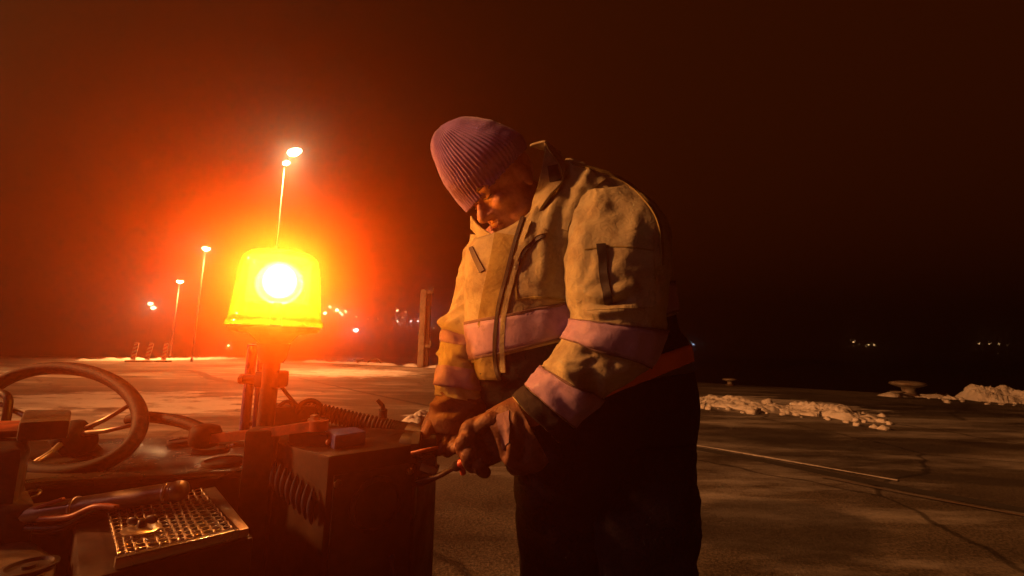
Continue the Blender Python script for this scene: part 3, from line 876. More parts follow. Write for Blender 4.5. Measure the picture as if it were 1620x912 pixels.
# ---- far sleeve
FS = [
 (748, 372, 800, 372, 1.12, .06, 2.1),
 (737, 400, 805, 402, 1.15, .08, 2.2),
 (728, 440, 800, 445, 1.16, .085, 2.2),
 (716, 480, 795, 490, 1.15, .085, 2.2),
 (702, 512, 790, 530, 1.13, .085, 2.2),
 (698, 540, 785, 560, 1.10, .083, 2.2),
 (693, 570, 778, 585, 1.06, .078, 2.2),
 (689, 600, 775, 612, 1.03, .072, 2.2),
 (690, 625, 768, 640, 1.01, .062, 2.2)]
ff = [
 E([(700, 512), (735, 522), (785, 520)], [1.1, 1.06, 1.06], .010, .012),
 E([(700, 538), (735, 535), (780, 545)], [1.1, 1.04, 1.03], .008, -.009),
 E([(705, 505), (735, 488), (770, 480)], [1.1, 1.08, 1.08], .012, .010),
 E([(695, 560), (735, 548), (780, 556)], [1.08, 1.02, 1.0], .009, .011),
 E([(695, 585), (730, 568), (775, 575)], [1.06, 1.0, .98], .008, -.007),
 E([(735, 400), (745, 430), (740, 470)], [1.12, 1.09, 1.1], .012, .008),
]
far = Loft(FS, 90, 90, folds=ff, noise_=(.003, 8), fbm=.002, seed=31, crease=(.0055, 8, 1.1))
V, F = far.mesh(); fsl = obj("sleeve", V, F, M_hivis, MAN)
V, F = far.band(89 * 4.35 / 8, 89 * 5.0 / 8, .003); obj("reflective_band", V, F, M_refl, fsl)
V, F = far.band(89 * 6.25 / 8, 89 * 7.3 / 8, .004); obj("reflective_band", V, F, M_refl, fsl)

# ---- ray casting onto the jacket, for collar, pockets, zips and seams
def bvh(*objs):
    V = []; F = []
    for o in objs:
        k = len(V); V += [v.co + ORIG[o] for v in o.data.vertices]; F += [[i + k for i in p.vertices] for p in o.data.polygons]
    return BVHTree.FromPolygons(V, F)
B_all = bvh(jacket, lower, nsl, fsl)
B_tor = bvh(jacket, lower)
B_arm = bvh(nsl)
O_ = CAM_M.translation
def hit(B, x, y):
    d = (P(x, y, 1) - O_).normalized()
    h = B.ray_cast(O_, d)
    if h[0] is None: return None
    nrm = h[1]
    if nrm.dot(d) > 0: nrm = -nrm
    return h[0], nrm
def patch(name, grid, B, m, parent, off=.004, **k):
    off = off * .62; k.setdefault('auto', 38)
    """grid: 2-D list of photo pixels laid on the cloth; gets real thickness"""
    P3 = []
    last = None
    for row in grid:
        r = []
        for (x, y) in row:
            h = hit(B, x, y) or last
            if h is None: return None
            last = h; r.append(h)
        P3.append(r)
    nr, nc = len(P3), len(P3[0])
    top = [p + n * off for r in P3 for p, n in r]; bot = [p - n * .003 for r in P3 for p, n in r]
    V = top + bot; K = nr * nc
    F = [(i * nc + j, i * nc + j + 1, (i + 1) * nc + j + 1, (i + 1) * nc + j) for i in range(nr - 1) for j in range(nc - 1)]
    per = [j for j in range(nc)] + [i * nc + nc - 1 for i in range(1, nr)] + [(nr - 1) * nc + j for j in range(nc - 2, -1, -1)] + [i * nc for i in range(nr - 2, 0, -1)]
    F += [(per[i], per[(i + 1) % len(per)], per[(i + 1) % len(per)] + K, per[i] + K) for i in range(len(per))]
    return obj(name, V, F, m, parent, **k)
def strip(name, pts, w, B, m, parent, n=30, off=.004, nc=4, w2=None, **k):
    c = catmull(pts, n); g = []
    for i in range(n):
        t = c[min(i + 1, n - 1)] - c[max(i - 1, 0)]; t = t / max(np.hypot(*t), 1e-6); s_ = np.array((-t[1], t[0]))
        ww = w if w2 is None else w + (w2 - w) * i / (n - 1)
        g.append([tuple(c[i] + s_ * ww * (j / (nc - 1) - .5)) for j in range(nc)])
    return patch(name, g, B, m, parent, off, **k)
def quad(name, a, b, c, d, B, m, parent, n=10, off=.004, **k):
    a, b, c, d = map(np.array, (a, b, c, d)); g = []
    for i in range(n):
        t = i / (n - 1); l = a + (d - a) * t; r = b + (c - b) * t
        g.append([tuple(l + (r - l) * j / (n - 1)) for j in range(n)])
    return patch(name, g, B, m, parent, off, **k)
# front placket with the main zip
strip("placket", [(803, 372), (797, 410), (786, 460), (777, 510), (773, 560), (772, 600)], 40, B_tor, M_placket, jacket, off=.005, n=44, nc=8)
strip("main_zip", [(829, 345), (815, 385), (801, 440), (789, 490), (784, 540), (786, 585), (792, 600)], 5.5, B_tor, M_zip, jacket, off=.0085, n=50)
strip("placket_edge", [(838, 350), (826, 385), (812, 440), (800, 490), (795, 540), (797, 590)], 7, B_tor, M_hivis, jacket, off=.007, n=50)
# chest pocket zips, slanted
strip("pocket_zip", [(862, 372), (845, 382), (830, 398), (819, 420)], 6, B_tor, M_zip, jacket, off=.006, n=20)
strip("pocket_flap", [(864, 366), (845, 375), (828, 390), (816, 412)], 7, B_tor, M_hivis, jacket, off=.009, n=20)
strip("zip_pull", [(820, 418), (818, 428)], 3.5, B_tor, M_zipmetal, jacket, off=.009, n=5)
strip("pocket_zip", [(746, 392), (753, 408), (764, 430)], 6, B_tor, M_zip, jacket, off=.006, n=14, w2=9)
# lower chest pocket seam
strip("pocket_seam", [(818, 474), (850, 471), (885, 474), (915, 480)], 3, B_tor, M_placket, jacket, off=.004, n=20, nc=3)
strip("pocket_seam", [(818, 425), (816, 450), (818, 474)], 3, B_tor, M_placket, jacket, off=.004, n=14, nc=3)
strip("shoulder_seam", [(955, 282), (925, 305), (905, 335), (893, 365)], 9, B_tor, M_hivis, jacket, off=.006, n=20)
strip("back_piping", [(905, 259), (950, 272), (995, 293), (1030, 330), (1044, 365), (1047, 420)], 4, B_all, M_placket, jacket, off=.005, n=40, nc=3)
# sleeve pocket with its black zip
quad("sleeve_pocket", (925, 378), (1032, 372), (1036, 486), (925, 492), B_arm, M_hivis, nsl, n=44, off=.0022)
strip("sleeve_zip", [(951, 388), (953, 410), (956, 440), (963, 479)], 14, B_arm, M_zip, nsl, off=.0095, n=50, nc=8)
strip("pocket_seam", [(925, 396), (980, 391), (1034, 397)], 1.8, B_arm, M_placket, nsl, off=.0045, n=40, nc=3)

# ---- collar: stands up round the neck
def surf_sheet(name, rows, th, m, parent, nu=30, nv=14, noise_=.0, **k):
    """rows of control points (x, y, depth): a bent sheet with thickness"""
    R = []
    for r in rows:
        R.append(np.array([tuple(P(*p)) for p in r]))
    R = [catmull(r, nu) for r in R]
    grid = [catmull([tuple(R[j][i]) for j in range(len(R))], nv) for i in range(nu)]
    pts = [[Vector(grid[i][j]) for j in range(nv)] for i in range(nu)]
    N = []
    for i in range(nu):
        for j in range(nv):
            a = pts[min(i + 1, nu - 1)][j] - pts[max(i - 1, 0)][j]; b = pts[i][min(j + 1, nv - 1)] - pts[i][max(j - 1, 0)]
            q = a.cross(b); q = q.normalized() if q.length > 1e-12 else Vector((0, 0, 1))
            if q.dot(pts[i][j] - O_) > 0: q = -q
            N.append(q)
    flat = [pts[i][j] for i in range(nu) for j in range(nv)]
    flat = [p + n_ * noise_ * mnoise.noise(p * 25) for p, n_ in zip(flat, N)]
    K = len(flat); V = [p for p in flat] + [p - n_ * th for p, n_ in zip(flat, N)]
    F = []
    for i in range(nu - 1):
        for j in range(nv - 1):
            q = (i * nv + j, i * nv + j + 1, (i + 1) * nv + j + 1, (i + 1) * nv + j); F.append(q); F.append(tuple(x + K for x in reversed(q)))
    per = [j for j in range(nv)] + [i * nv + nv - 1 for i in range(1, nu)] + [(nu - 1) * nv + j for j in range(nv - 2, -1, -1)] + [i * nv for i in range(nu - 2, 0, -1)]
    F += [(per[i], per[(i + 1) % len(per)], per[(i + 1) % len(per)] + K, per[i] + K) for i in range(len(per))]
    return obj(name, V, F, m, parent, **k)
# outer (near) side of the collar: top edge then bottom edge, from the nape round to the throat
col = surf_sheet("collar", [
    [(838, 232, 1.12), (862, 226, 1.06), (858, 262, .985), (848, 300, .965), (838, 338, .955), (822, 372, .95)],
    [(868, 240, 1.13), (888, 246, 1.05), (892, 282, .955), (868, 312, .93), (850, 340, .925), (832, 378, .925)]], .006, M_hivis, jacket, nu=44, nv=16, noise_=.006)
Bc = bvh(col)
quad("hook_patch", (866, 264), (882, 261), (887, 285), (870, 289), Bc, M_zip, col, n=5, off=.003)
quad("hook_patch", (850, 292), (856, 286), (853, 300), (847, 312), Bc, M_zip, col, n=5, off=.003)
strip("collar_seam", [(863, 229), (886, 262), (889, 280)], 2.2, Bc, M_placket, col, off=.003, n=14, nc=3)
# far point of the collar, turned out under the chin
surf_sheet("collar_flap", [[(744, 342, 1.10), (752, 354, 1.05), (772, 368, 1.0), (806, 384, .96)], [(744, 362, 1.10), (756, 374, 1.04), (776, 384, .99), (806, 394, .945)]], .006, M_hivis, jacket, nu=20, nv=8)
# ---- head (part of the body mesh)
def voxel(mb, size, smooth_it=4, factor=.5):
    me = bpy.data.meshes.new("tmp"); me.from_pydata([tuple(v) for v in mb.V], [], mb.F)
    bm = bmesh.new(); bm.from_mesh(me); bmesh.ops.recalc_face_normals(bm, faces=bm.faces); bm.to_mesh(me); bm.free()
    o = bpy.data.objects.new("tmp", me); COL.objects.link(o)
    r = o.modifiers.new("r", 'REMESH'); r.mode = 'VOXEL'; r.voxel_size = size
    s_ = o.modifiers.new("s", 'SMOOTH'); s_.factor = factor; s_.iterations = smooth_it
    dg = bpy.context.evaluated_depsgraph_get()
    e = o.evaluated_get(dg).to_mesh()
    V = [v.co.copy() for v in e.vertices]; F = [tuple(p.vertices) for p in e.polygons]
    o.evaluated_get(dg).to_mesh_clear()
    bpy.data.objects.remove(o, do_unlink=True); bpy.data.meshes.remove(me)
    return V, F
R3 = CAM_M.to_3x3()
def cv(x, y, z): return (R3 @ Vector((x, y, z))).normalized()   # image right, image up, towards camera
UP_ = cv(-.56, .80, .12)
FW_ = cv(-.66, -.48, .55); FW_ = (FW_ - UP_ * FW_.dot(UP_)).normalized()
RT_ = FW_.cross(UP_).normalized()      # his right
HC = P(799, 298, 1.064)                 # centre of the head
def H(r, f, u): return HC + RT_ * r + FW_ * f + UP_ * u
HR = Matrix((RT_, FW_, UP_)).transposed()
hm = MB()
def hell(r, f, u, sr, sf_, su, sub=3):
    bm = bmesh.new(); bmesh.ops.create_icosphere(bm, subdivisions=sub, radius=1)
    bmesh.ops.scale(bm, vec=(sr, sf_, su), verts=bm.verts); hm.bm(bm, HR, H(r, f, u))
hell(0, -.010, .035, .076, .096, .085)          # skull
hell(0, .020, -.030, .062, .074, .085)          # face
hell(0, .052, -.088, .034, .032, .028)          # chin
hell(.035, .02, -.07, .030, .050, .030); hell(-.035, .02, -.07, .030, .050, .030)   # jaw
hell(.036, .070, -.022, .024, .018, .020); hell(-.036, .070, -.022, .024, .018, .020)   # cheeks
hell(0, .082, .020, .052, .016, .014)           # brow
for k_, (f, u, r) in enumerate([(.090, .004, .010), (.098, -.010, .0105), (.106, -.024, .0125), (.108, -.032, .015)]): hell(0, f, u, r, r, r, 2)   # nose
hell(.012, .098, -.036, .009, .010, .008, 2); hell(-.012, .098, -.036, .009, .010, .008, 2)
hell(0, .090, -.060, .024, .012, .007, 2); hell(0, .088, -.073, .021, .012, .008, 2)     # lips
hell(.030, .076, .004, .014, .010, .008, 2); hell(-.030, .076, .004, .014, .010, .008, 2)  # closed looking-down eyes
hell(.076, -.010, -.005, .008, .018, .032, 2); hell(-.076, -.010, -.005, .008, .018, .032, 2)  # ears
hell(0, .045, -.100, .045, .050, .018, 2)       # fold under the chin
# neck, torso, arms and legs under the clothes
def cap(a, b, r1, r2, n=14):
    a = Vector(a); b = Vector(b); pts = []; rr = []
    for t in np.linspace(0, 1, 8): pts.append(a.lerp(b, t)); rr.append(r1 + (r2 - r1) * t)
    hm.tube(pts, rr, n); hm.blob(a, r1 * .99, 2); hm.blob(b, r2 * .99, 2)
neck_b = P(858, 330, 1.11)
cap(H(0, -.02, -.05), neck_b, .058, .062)
chest = P(885, 420, 1.09); pelvis = P(950, 640, 1.10)
cap(neck_b, chest, .075, .145); cap(chest, P(920, 540, 1.10), .145, .135); cap(P(920, 540, 1.10), pelvis, .135, .14)
sh_n = P(962, 345, .96); el_n = P(965, 560, .86); wr_n = P(842, 652, .85)
cap(P(900, 340, 1.06), sh_n, .08, .062); cap(sh_n, el_n, .055, .045); cap(el_n, wr_n, .043, .030)
sh_f = P(790, 385, 1.15); el_f = P(748, 522, 1.13); wr_f = P(731, 620, 1.01)
cap(P(850, 370, 1.12), sh_f, .08, .055); cap(sh_f, el_f, .050, .042); cap(el_f, wr_f, .040, .029)
for (bx, by), px_, d_ in zip(LEGS, (900, 1015), (1.15, 1.06)):
    hp = P(px_, 740, d_); kn = Vector((hp.x * .6 + bx * .4, hp.y * .6 + by * .4, .47))
    cap(hp, kn, .075, .052); cap(kn, (bx, by, .11), .050, .038)
V, F = voxel(hm, .0042, 3)
body = obj("body", V, F, M_skin, MAN)
# eyelids, brows, mouth line (small surface pieces of the face)
def tubeon(name, pts, r, m, par): 
    mm = MB(); mm.tube([H(*p) for p in pts], r, 8); return mm.build(name, m, par)
M_browhair = mat("grey_brow_hair", (.14, .10, .085), rough=.9)
M_lip = mat("lip_skin", (.40, .12, .09), rough=.45)
for s_ in (1, -1):
    tubeon("eyebrow", [(.014 * s_, .097, .022), (.030 * s_, .094, .027), (.046 * s_, .084, .022)], [.0025, .004, .002], M_browhair, body)
    tubeon("eyelid", [(.016 * s_, .087, .001), (.030 * s_, .0885, -.003), (.043 * s_, .081, .001)], [.001, .0018, .001], M_browhair, body)
tubeon("mouth_line", [(-.026, .088, -.068), (-.012, .0985, -.0665), (0, .1005, -.066), (.012, .0985, -.0665), (.026, .088, -.068)], [.0012, .0022, .0024, .0022, .0012], M_lip, body)
# stubble hair visible under the beanie at the nape and by the ear
mm = MB()
for k in range(0):
    a = rng.uniform(-1, 1); u = rng.uniform(-.055, .0)
    s_ = .077 if a > 0 else -.077
    p = H(s_ * .96, -.035 - .05 * abs(a), u); mm.tube([p, p + UP_ * -.012 + RT_ * s_ * .03], [.0022, .0008], 5)


# ---- ribbed beanie
HT = [ (738, 336, 831, 236, 1.065, .090, 2.1), (726, 322, 829, 226, 1.065, .095, 2.1), (712, 303, 819, 213, 1.055, .101, 2.1), (699, 281, 796, 200, 1.05, .098, 2.1),
       (689, 258, 768, 192, 1.05, .088, 2.1), (683, 232, 738, 188, 1.05, .066, 2.0), (686, 211, 713, 191, 1.05, .036, 2.0), (693, 202, 702, 196, 1.05, .010, 2.0)]
hat = Loft(HT, 90, 264, noise_=None, fbm=0)
NRIB = 66
for i in range(hat.nr):
    t = i / (hat.nr - 1)
    for k in range(hat.n):
        p = hat.rings[i][k]
        a = NRIB * 2 * math.pi * k / hat.n
        amp = .0021 * min(1, (1 - t) * 3.2)
        stitch = .0004 * math.sin(i * 2.4 + k)
        sag = .0035 * mnoise.noise(p * 16) + .002 * mnoise.noise(p * 35)
        d = amp * math.cos(a) + stitch + sag - .0012 * math.exp(-((t - .30) / .012) ** 2)
        hat.rings[i][k] = p + hat.N[i][k] * d
hat.N = hat.normals()
V, F = hat.mesh(cap=(False, True))
# turned-in rim
n = hat.n; k0 = len(V)
V += [hat.rings[0][k] - hat.N[0][k] * .005 for k in range(n)]
V += [hat.rings[12][k] - hat.N[12][k] * .007 for k in range(n)]
F += [(k, (k + 1) % n, k0 + (k + 1) % n, k0 + k) for k in range(n)] + [(k0 + k, k0 + (k + 1) % n, k0 + n + (k + 1) % n, k0 + n + k) for k in range(n)]
obj("beanie", V, F, M_knit, MAN)

# ---- gloves: palm, four fingers, thumb, gauntlet
def glove(wrist, palm_c, palm_n, fwd, side, fingers, thumb, name, gauntlet=None, scale=1.0):
    """side points towards the little finger; fingers: list of joint lists in world space"""
    g = MB()
    def c2(pts, r):
        pts = [Vector(p) for p in pts]
        sp = spline(pts, 4 * len(pts)) if len(pts) > 2 else pts
        rr = np.interp(np.linspace(0, 1, len(sp)), np.linspace(0, 1, len(r)), r)
        g.tube(sp, list(rr), 12); g.blob(sp[0], rr[0] * .98, 2); g.blob(sp[-1], rr[-1] * .98, 2)
    # palm: blobs across the metacarpals
    for s_ in np.linspace(-.034, .034, 5):
        c2([wrist + side * s_ * .55, palm_c + side * s_ * .9, palm_c + side * s_ + fwd * .042], [.024, .020, .0165])
    for f in fingers: c2(f, [.0150, .0148, .0140, .0122])
    c2(thumb, [.020, .0165, .0145, .0125])
    V, F = voxel(g, .0026, 2)
    return obj(name, V, F, M_glove, MAN)
def D(px, py, d): return P(px, py, d)
# near hand (his left): comes from the sleeve at 830,665 and closes round the tool handle at ~745,725
wr = D(822, 668, .855); pc = D(782, 690, .852)
fwd = (D(740, 706, .85) - wr).normalized()
side = (D(0, 100, 1) - D(0, 0, 1)).normalized(); side = (side - fwd * side.dot(fwd)).normalized()   # downwards in the picture
nn = fwd.cross(side)
fing = []
for k, (bx, by, mx, my, tx, ty, dd) in enumerate([(768, 672, 742, 676, 738, 706, .84), (764, 688, 734, 696, 738, 724, .825), (766, 704, 742, 716, 748, 740, .82), (774, 718, 758, 730, 768, 748, .825)]):
    fing.append([D(bx, by, .85), D(mx, my, dd), D(mx + (tx - mx) * .55 - 4, my + (ty - my) * .6, dd + .015), D(tx, ty, dd + .05)])
thumb = [D(802, 676, .84), D(776, 664, .83), D(752, 682, .845), D(738, 700, .88)]
gl1 = glove(wr, pc, nn, fwd, side, fing, thumb, "glove")
gauntlet = Loft([(770, 655, 802, 744, .85, .040, 2.2), (785, 648, 815, 748, .85, .050, 2.2), (800, 640, 842, 742, .852, .056, 2.3), (815, 632, 866, 726, .855, .060, 2.3)], 40, 60,
     folds=[E([(802, 668), (810, 700), (800, 735)], .80, .007, .010), E([(820, 650), (832, 690), (825, 725)], .80, .008, -.009), E([(790, 690), (800, 720)], .80, .006, -.009)], noise_=(.006, 13), fbm=.003, seed=5)
V, F = gauntlet.mesh(cap=(False, False)); gau = obj("glove_cuff", V, F, M_glove, gl1)
quad("cuff_flap", (785, 658), (806, 650), (806, 700), (795, 712), bvh(gau), M_cuff, gl1, n=8, off=.004)
# far hand (his right)
wr = D(728, 632, 1.0); pc = D(712, 660, .985)
fwd = (D(698, 690, .97) - wr).normalized()
side = (D(100, 0, 1) - D(0, 0, 1)).normalized() * -1; side = (side - fwd * side.dot(fwd)).normalized()
fing = []
for k, (bx, by, mx, my, tx, ty) in enumerate([(724, 680, 722, 702, 708, 716), (708, 682, 704, 704, 692, 714), (694, 680, 686, 700, 678, 710), (684, 672, 674, 688, 670, 702)]):
    fing.append([D(bx, by, .965), D(mx, my, .935), D((mx + tx) / 2, (my + ty) / 2, .925), D(tx, ty, .94)])
thumb = [D(738, 655, .975), D(746, 678, .94), D(736, 698, .92), D(722, 710, .915)]
gl2 = glove(wr, pc, None, fwd, side, fing, thumb, "glove")
g2 = Loft([(690, 614, 776, 622, 1.015, .058, 2.2), (686, 640, 772, 648, 1.0, .052, 2.2), (680, 662, 752, 672, .985, .045, 2.2), (676, 682, 738, 690, .972, .034, 2.2)], 40, 60,
     folds=[E([(690, 640), (715, 632), (765, 640)], [.98, .95, .95], .008, .009), E([(690, 655), (720, 650), (760, 660)], [.96, .94, .94], .008, -.008)], noise_=(.006, 12), fbm=.003, seed=8)
V, F = g2.mesh(cap=(False, False)); obj("glove_cuff", V, F, M_glove, gl2)
# ================================================================== the rest of the work vehicle
M_redbar = mat("worn_red_paint", (.30, .07, .03), rough=.45, noise=(20, (.12, .04, .03), .45, .65), bump=[(40, .3, .002)])
M_deck = mat("worn_deck_steel", (.30, .27, .23), rough=.38, metal=.85, noise=(5, (.16, .12, .09), .42, .66, 9), rough_var=(8, .14, .36), bump=[(7, .22, .004), (45, .15, .0008)])
M_dblue = mat('dull_blue_steel', (.012, .011, .03), rough=.7, spec=.15, bump=[(60, .3, .001)])
M_tube = mat("brushed_tube_steel", (.30, .24, .18), rough=.45, metal=.85, noise=(9, (.17, .12, .09), .45, .7), rough_var=(24, .25, .55), bump=[(50, .15, .001)])
M_body = mat("dirty_dark_panel_paint", (.024, .014, .012), rough=.7, spec=.2, metal=0, noise=(7, (.055, .03, .022), .45, .68, 8), rough_var=(11, .35, .75), bump=[(30, .3, .003)])
M_plastic = mat("black_wheel_plastic", (.010, .009, .009), rough=.65, spec=.15, noise=(30, (.04, .03, .026), .5, .7), bump=[(120, .25, .0006)])
M_wire = mat("bright_wire", (.72, .62, .50), rough=.3, metal=.9, noise=(40, (.42, .3, .22), .5, .7))
ZB = .85
A_, B_, C_, Dd, E_ = PZ(438, 700, ZB), PZ(520, 722, ZB), PZ(660, 703, ZB), PZ(694, 683, ZB), PZ(440, 667, ZB)
m = MB(); m.bprism([A_, B_, C_, Dd, E_], (0, 0, -.62), .006); cbox = m.build("control_cabinet", M_body, VROOT, auto=40)
# rim along the top of the cabinet, cover plate and dial on its side
fr_n = (C_ - B_).cross(Vector((0, 0, 1))).normalized()
if fr_n.dot(O_ - B_) < 0: fr_n = -fr_n
lf_n = (B_ - A_).cross(Vector((0, 0, 1))).normalized()
if lf_n.dot(O_ - B_) < 0: lf_n = -lf_n
def onface(a, b, n, u, z, o): return a.lerp(b, u) + Vector((0, 0, z)) + n * o
m = MB(); m.bprism([onface(B_, C_, fr_n, .06, -.035, .001), onface(B_, C_, fr_n, .94, -.035, .001), onface(B_, C_, fr_n, .94, -.47, .001), onface(B_, C_, fr_n, .06, -.47, .001)], fr_n * .006, .002); m.build("cover_plate", M_black, cbox, auto=40)
m = MB(); c = onface(B_, C_, fr_n, .52, -.10, .007); m.lathe(c, fr_n, [(.052, 0), (.052, .006), (.045, .009), (.042, .004), (.01, .003)], 32); m.build("round_gauge", M_black, cbox, auto=40)
for u, z in ((.1, -.05), (.9, -.05), (.1, -.44), (.9, -.44)):
    m = MB(); m.lathe(onface(B_, C_, fr_n, u, z, .006), fr_n, [(.008, 0), (.008, .004), (.004, .006)], 6); m.build("bolt", M_tube, cbox, auto=40)
m = MB()
pts = [onface(B_, C_, fr_n, .72, -.20 - .02 * k, .012 + .012 * math.sin(k * .9)) for k in range(12)]; m.tube(spline(pts, 40), .006, 8); m.build("cable", M_blue, cbox)
# fins or springs seen on the left face, in blue paint
for k in range(9):
    p = onface(A_, B_, lf_n, .06 + .105 * k, -.025 - .004 * k, .014)
    m = MB(); coil = [p + (B_ - A_).normalized() * (.006 * math.sin(a * 2.2)) + lf_n * .006 * math.sin(a * 3) + Vector((0, 0, -.06 * a)) for a in np.linspace(0, 1, 16)]
    m.tube(coil, [.006 * math.sin(math.pi * (i + .5) / 16) + .001 for i in range(16)], 8); m.build("hook_blade", M_dblue, cbox)
m = MB(); m.cyl(onface(A_, B_, lf_n, .78, -.27, .03), onface(A_, B_, lf_n, .9, -.62, .03), .028, .022); m.build("filter_can", M_blue, cbox, auto=40)
# two small boxes on top
def topbox(name, pix_, h, m_, z=ZB + .001, bev=.004, parent=None):
    mm = MB(); mm.bprism([PZ(x, y, z + h) for x, y in pix_], (0, 0, -h), bev); return mm.build(name, m_, parent or VROOT, auto=40)
topbox("relay_box", [(457, 684), (520, 689), (528, 679), (466, 675)], .024, M_body)
bx = topbox("switch_box", [(530, 689), (580, 682), (562, 675), (514, 680)], .028, M_blue)
m = MB(); pc_ = P(520, 700, .86); m.lathe(pc_, (O_ - pc_).normalized(), [(.006, 0), (.006, .006), (.003, .008)], 12); m.build("knob", M_redbar, bx)
# long lever bar with its pivot bolt
def flatbar(pts, w, h, n=24):
    sp = spline(pts, n); V = []
    for i, p in enumerate(sp):
        t = (sp[min(i + 1, n - 1)] - sp[max(i - 1, 0)]).normalized(); s_ = Vector((-t.y, t.x, 0)).normalized(); u = Vector((0, 0, 1))
        V += [p + s_ * w / 2 + u * h / 2, p + s_ * w / 2 - u * h / 2, p - s_ * w / 2 - u * h / 2, p - s_ * w / 2 + u * h / 2]
    F = [(4 * i + a, 4 * i + (a + 1) % 4, 4 * i + 4 + (a + 1) % 4, 4 * i + 4 + a) for i in range(n - 1) for a in range(4)] + [(0, 1, 2, 3), tuple(4 * n - 4 + a for a in range(4))]
    return V, F
m = MB(); V, F = flatbar([P(330, 694, .92), P(400, 687, .90), P(460, 679, .88), P(510, 672, .87)], .030, .018); m.add(V, F)
m.lathe(P(504, 673, .872) - Vector((0, 0, .010)), (0, 0, 1), [(.019, 0), (.019, .020)], 24)
lev = m.build("lever_bar", M_redbar, VROOT, auto=40)
m = MB(); m.lathe(P(497, 666, .88), (0, 0, 1), [(.014, 0), (.014, .004), (.009, .005), (.009, .011), (.003, .013)], 6); m.build("pivot_bolt", M_tube, lev, auto=40)
# thick lever with round black knob
m = MB(); m.tube(spline([P(205, 664, 1.0), P(235, 660, .98), (P(285, 667, .95)), P(325, 682, .92)], 40), .0125, 14); gl_ = m.build("gear_lever", M_plastic, VROOT)
m = MB(); kc = P(323, 688, .92); m.lathe(kc + Vector((0, 0, -.026)), (.1, 0, 1), [(.016, 0), (.027, .006), (.030, .018), (.030, .034), (.024, .044), (.010, .048)], 28); m.build("knob", M_plastic, gl_, auto=60)
# steering wheel
WC = P(92, 655, .95); wr_ = .182; wt = .0150
U_ = R3 @ Vector((1, 0, 0))
# tilted plane: nearer edge is lower
V_ = ((R3 @ Vector((0, 1, 0))) * .55 + (WC - O_).normalized() * .80).normalized()
pts = [WC + U_ * wr_ * math.cos(a) + V_ * wr_ * math.sin(a) for a in np.linspace(0, 2 * math.pi, 96, endpoint=False)]
WN = U_.cross(V_).normalized()
WN = WN if WN.z > 0 else -WN
m = MB(); m.tube(pts, wt, 16, closed=True); sw = m.build("steering_wheel", M_plastic, VROOT)
hub = WC - WN * .045 + V_ * -.03
for a in (math.radians(-10), math.radians(14), math.radians(160), math.radians(250)):
    e = WC + U_ * wr_ * math.cos(a) + V_ * wr_ * math.sin(a)
    m = MB(); m.tube([hub, hub.lerp(e, .5) - WN * .006, e], [.0065, .0055, .0045], 10); m.build("spoke", M_tube, sw)
m = MB(); m.lathe(hub - WN * .045, WN, [(.030, 0), (.034, .01), (.034, .055), (.026, .064), (.008, .068)], 28); m.build("hub", M_plastic, sw, auto=50)
m = MB(); m.cyl(hub - WN * .35, hub - WN * .04, .022); m.build("steering_column", M_black, sw)
# deck plate; dark discs stand in for its open holes
ZD = .80
m = MB(); m.bprism([PZ(-260, 790, ZD), PZ(60, 762, ZD), PZ(390, 744, ZD), PZ(402, 700, ZD), PZ(330, 690, ZD), PZ(60, 697, ZD), PZ(-200, 705, ZD)], (0, 0, -.014), .004); deck = m.build("deck_plate", M_deck, VROOT, auto=40)
for (x, y, r) in ((354, 733, .040), (334, 713, .038), (287, 701, .030)):
    c = PZ(x, y, ZD + .001)
    m = MB(); m.lathe(c, (0, 0, 1), [(r, 0), (r, .006), (r * .9, .008), (r * .86, .004), (.004, .0035)], 36); m.build("hole_disc", M_rubber, deck, auto=40)
m = MB(); m.tube([PZ(360, 707, ZD + .015), PZ(372, 704, ZD + .02), PZ(386, 703, ZD + .02)], .006, 10); m.build("drain_pipe", M_chrome, deck)
# dark skirt under the deck
m = MB(); m.bprism([PZ(-260, 787, ZD - .016), PZ(60, 759, ZD - .016), PZ(392, 742, ZD - .016), PZ(402, 703, ZD - .016), PZ(60, 700, ZD - .016), PZ(-200, 708, ZD - .016)], (0, 0, -.40), .006); m.build("side_skirt", M_body, VROOT, auto=40)
# exhaust tube across the front
m = MB(); m.tube(spline([P(-120, 838, .66), P(80, 809, .69), P(240, 783, .715), P(274, 778, .72)], 30), .0150, 20)
m.lathe(P(276, 778, .72), (P(290, 776, .72) - P(80, 809, .69)), [(.0165, 0), (.017, .008), (.014, .016), (.006, .021)], 24)
ex = m.build("exhaust_tube", M_tube, VROOT, auto=50)
dirn = (P(250, 782, .715) - P(80, 809, .69)).normalized()
for px_, py_, dd in ((117, 803, .696), (262, 780.5, .7165)):
    m = MB(); c = P(px_, py_, dd); m.lathe(c, dirn, [(.0152, 0), (.0166, .001), (.0166, .004), (.0152, .005)], 24); m.build("clamp_ring", M_chrome, ex)
# grille box
ZG = .775
g00, g10, g11, g01 = PZ(168, 808, ZG), PZ(335, 773, ZG), PZ(384, 837, ZG), PZ(186, 884, ZG)
def gb(u, v, z=0): return g00.lerp(g10, u).lerp(g01.lerp(g11, u), v) + Vector((0, 0, z))
m = MB()
m.bprism([gb(-.24, -.02, -.012), gb(1.10, -.02, -.012), gb(1.10, 1.04, -.012), gb(-.24, 1.04, -.012)], (0, 0, -.45), .006); gbx = m.build("grille_box", M_body, VROOT, auto=40)
m = MB(); m.bprism([gb(.885, -.01, .002), gb(1.04, -.01, .002), gb(1.05, 1.03, .002), gb(.96, 1.03, .002)], (0, 0, -.012), .002)
m.build("edge_strip", M_tube, gbx, auto=40)
m = MB(); m.bprism([gb(-.02, .985, .003), gb(.96, .985, .003), gb(.96, 1.03, .003), gb(-.02, 1.03, .003)], (0, 0, -.014), .002); m.build("front_lip", M_deck, gbx, auto=40)
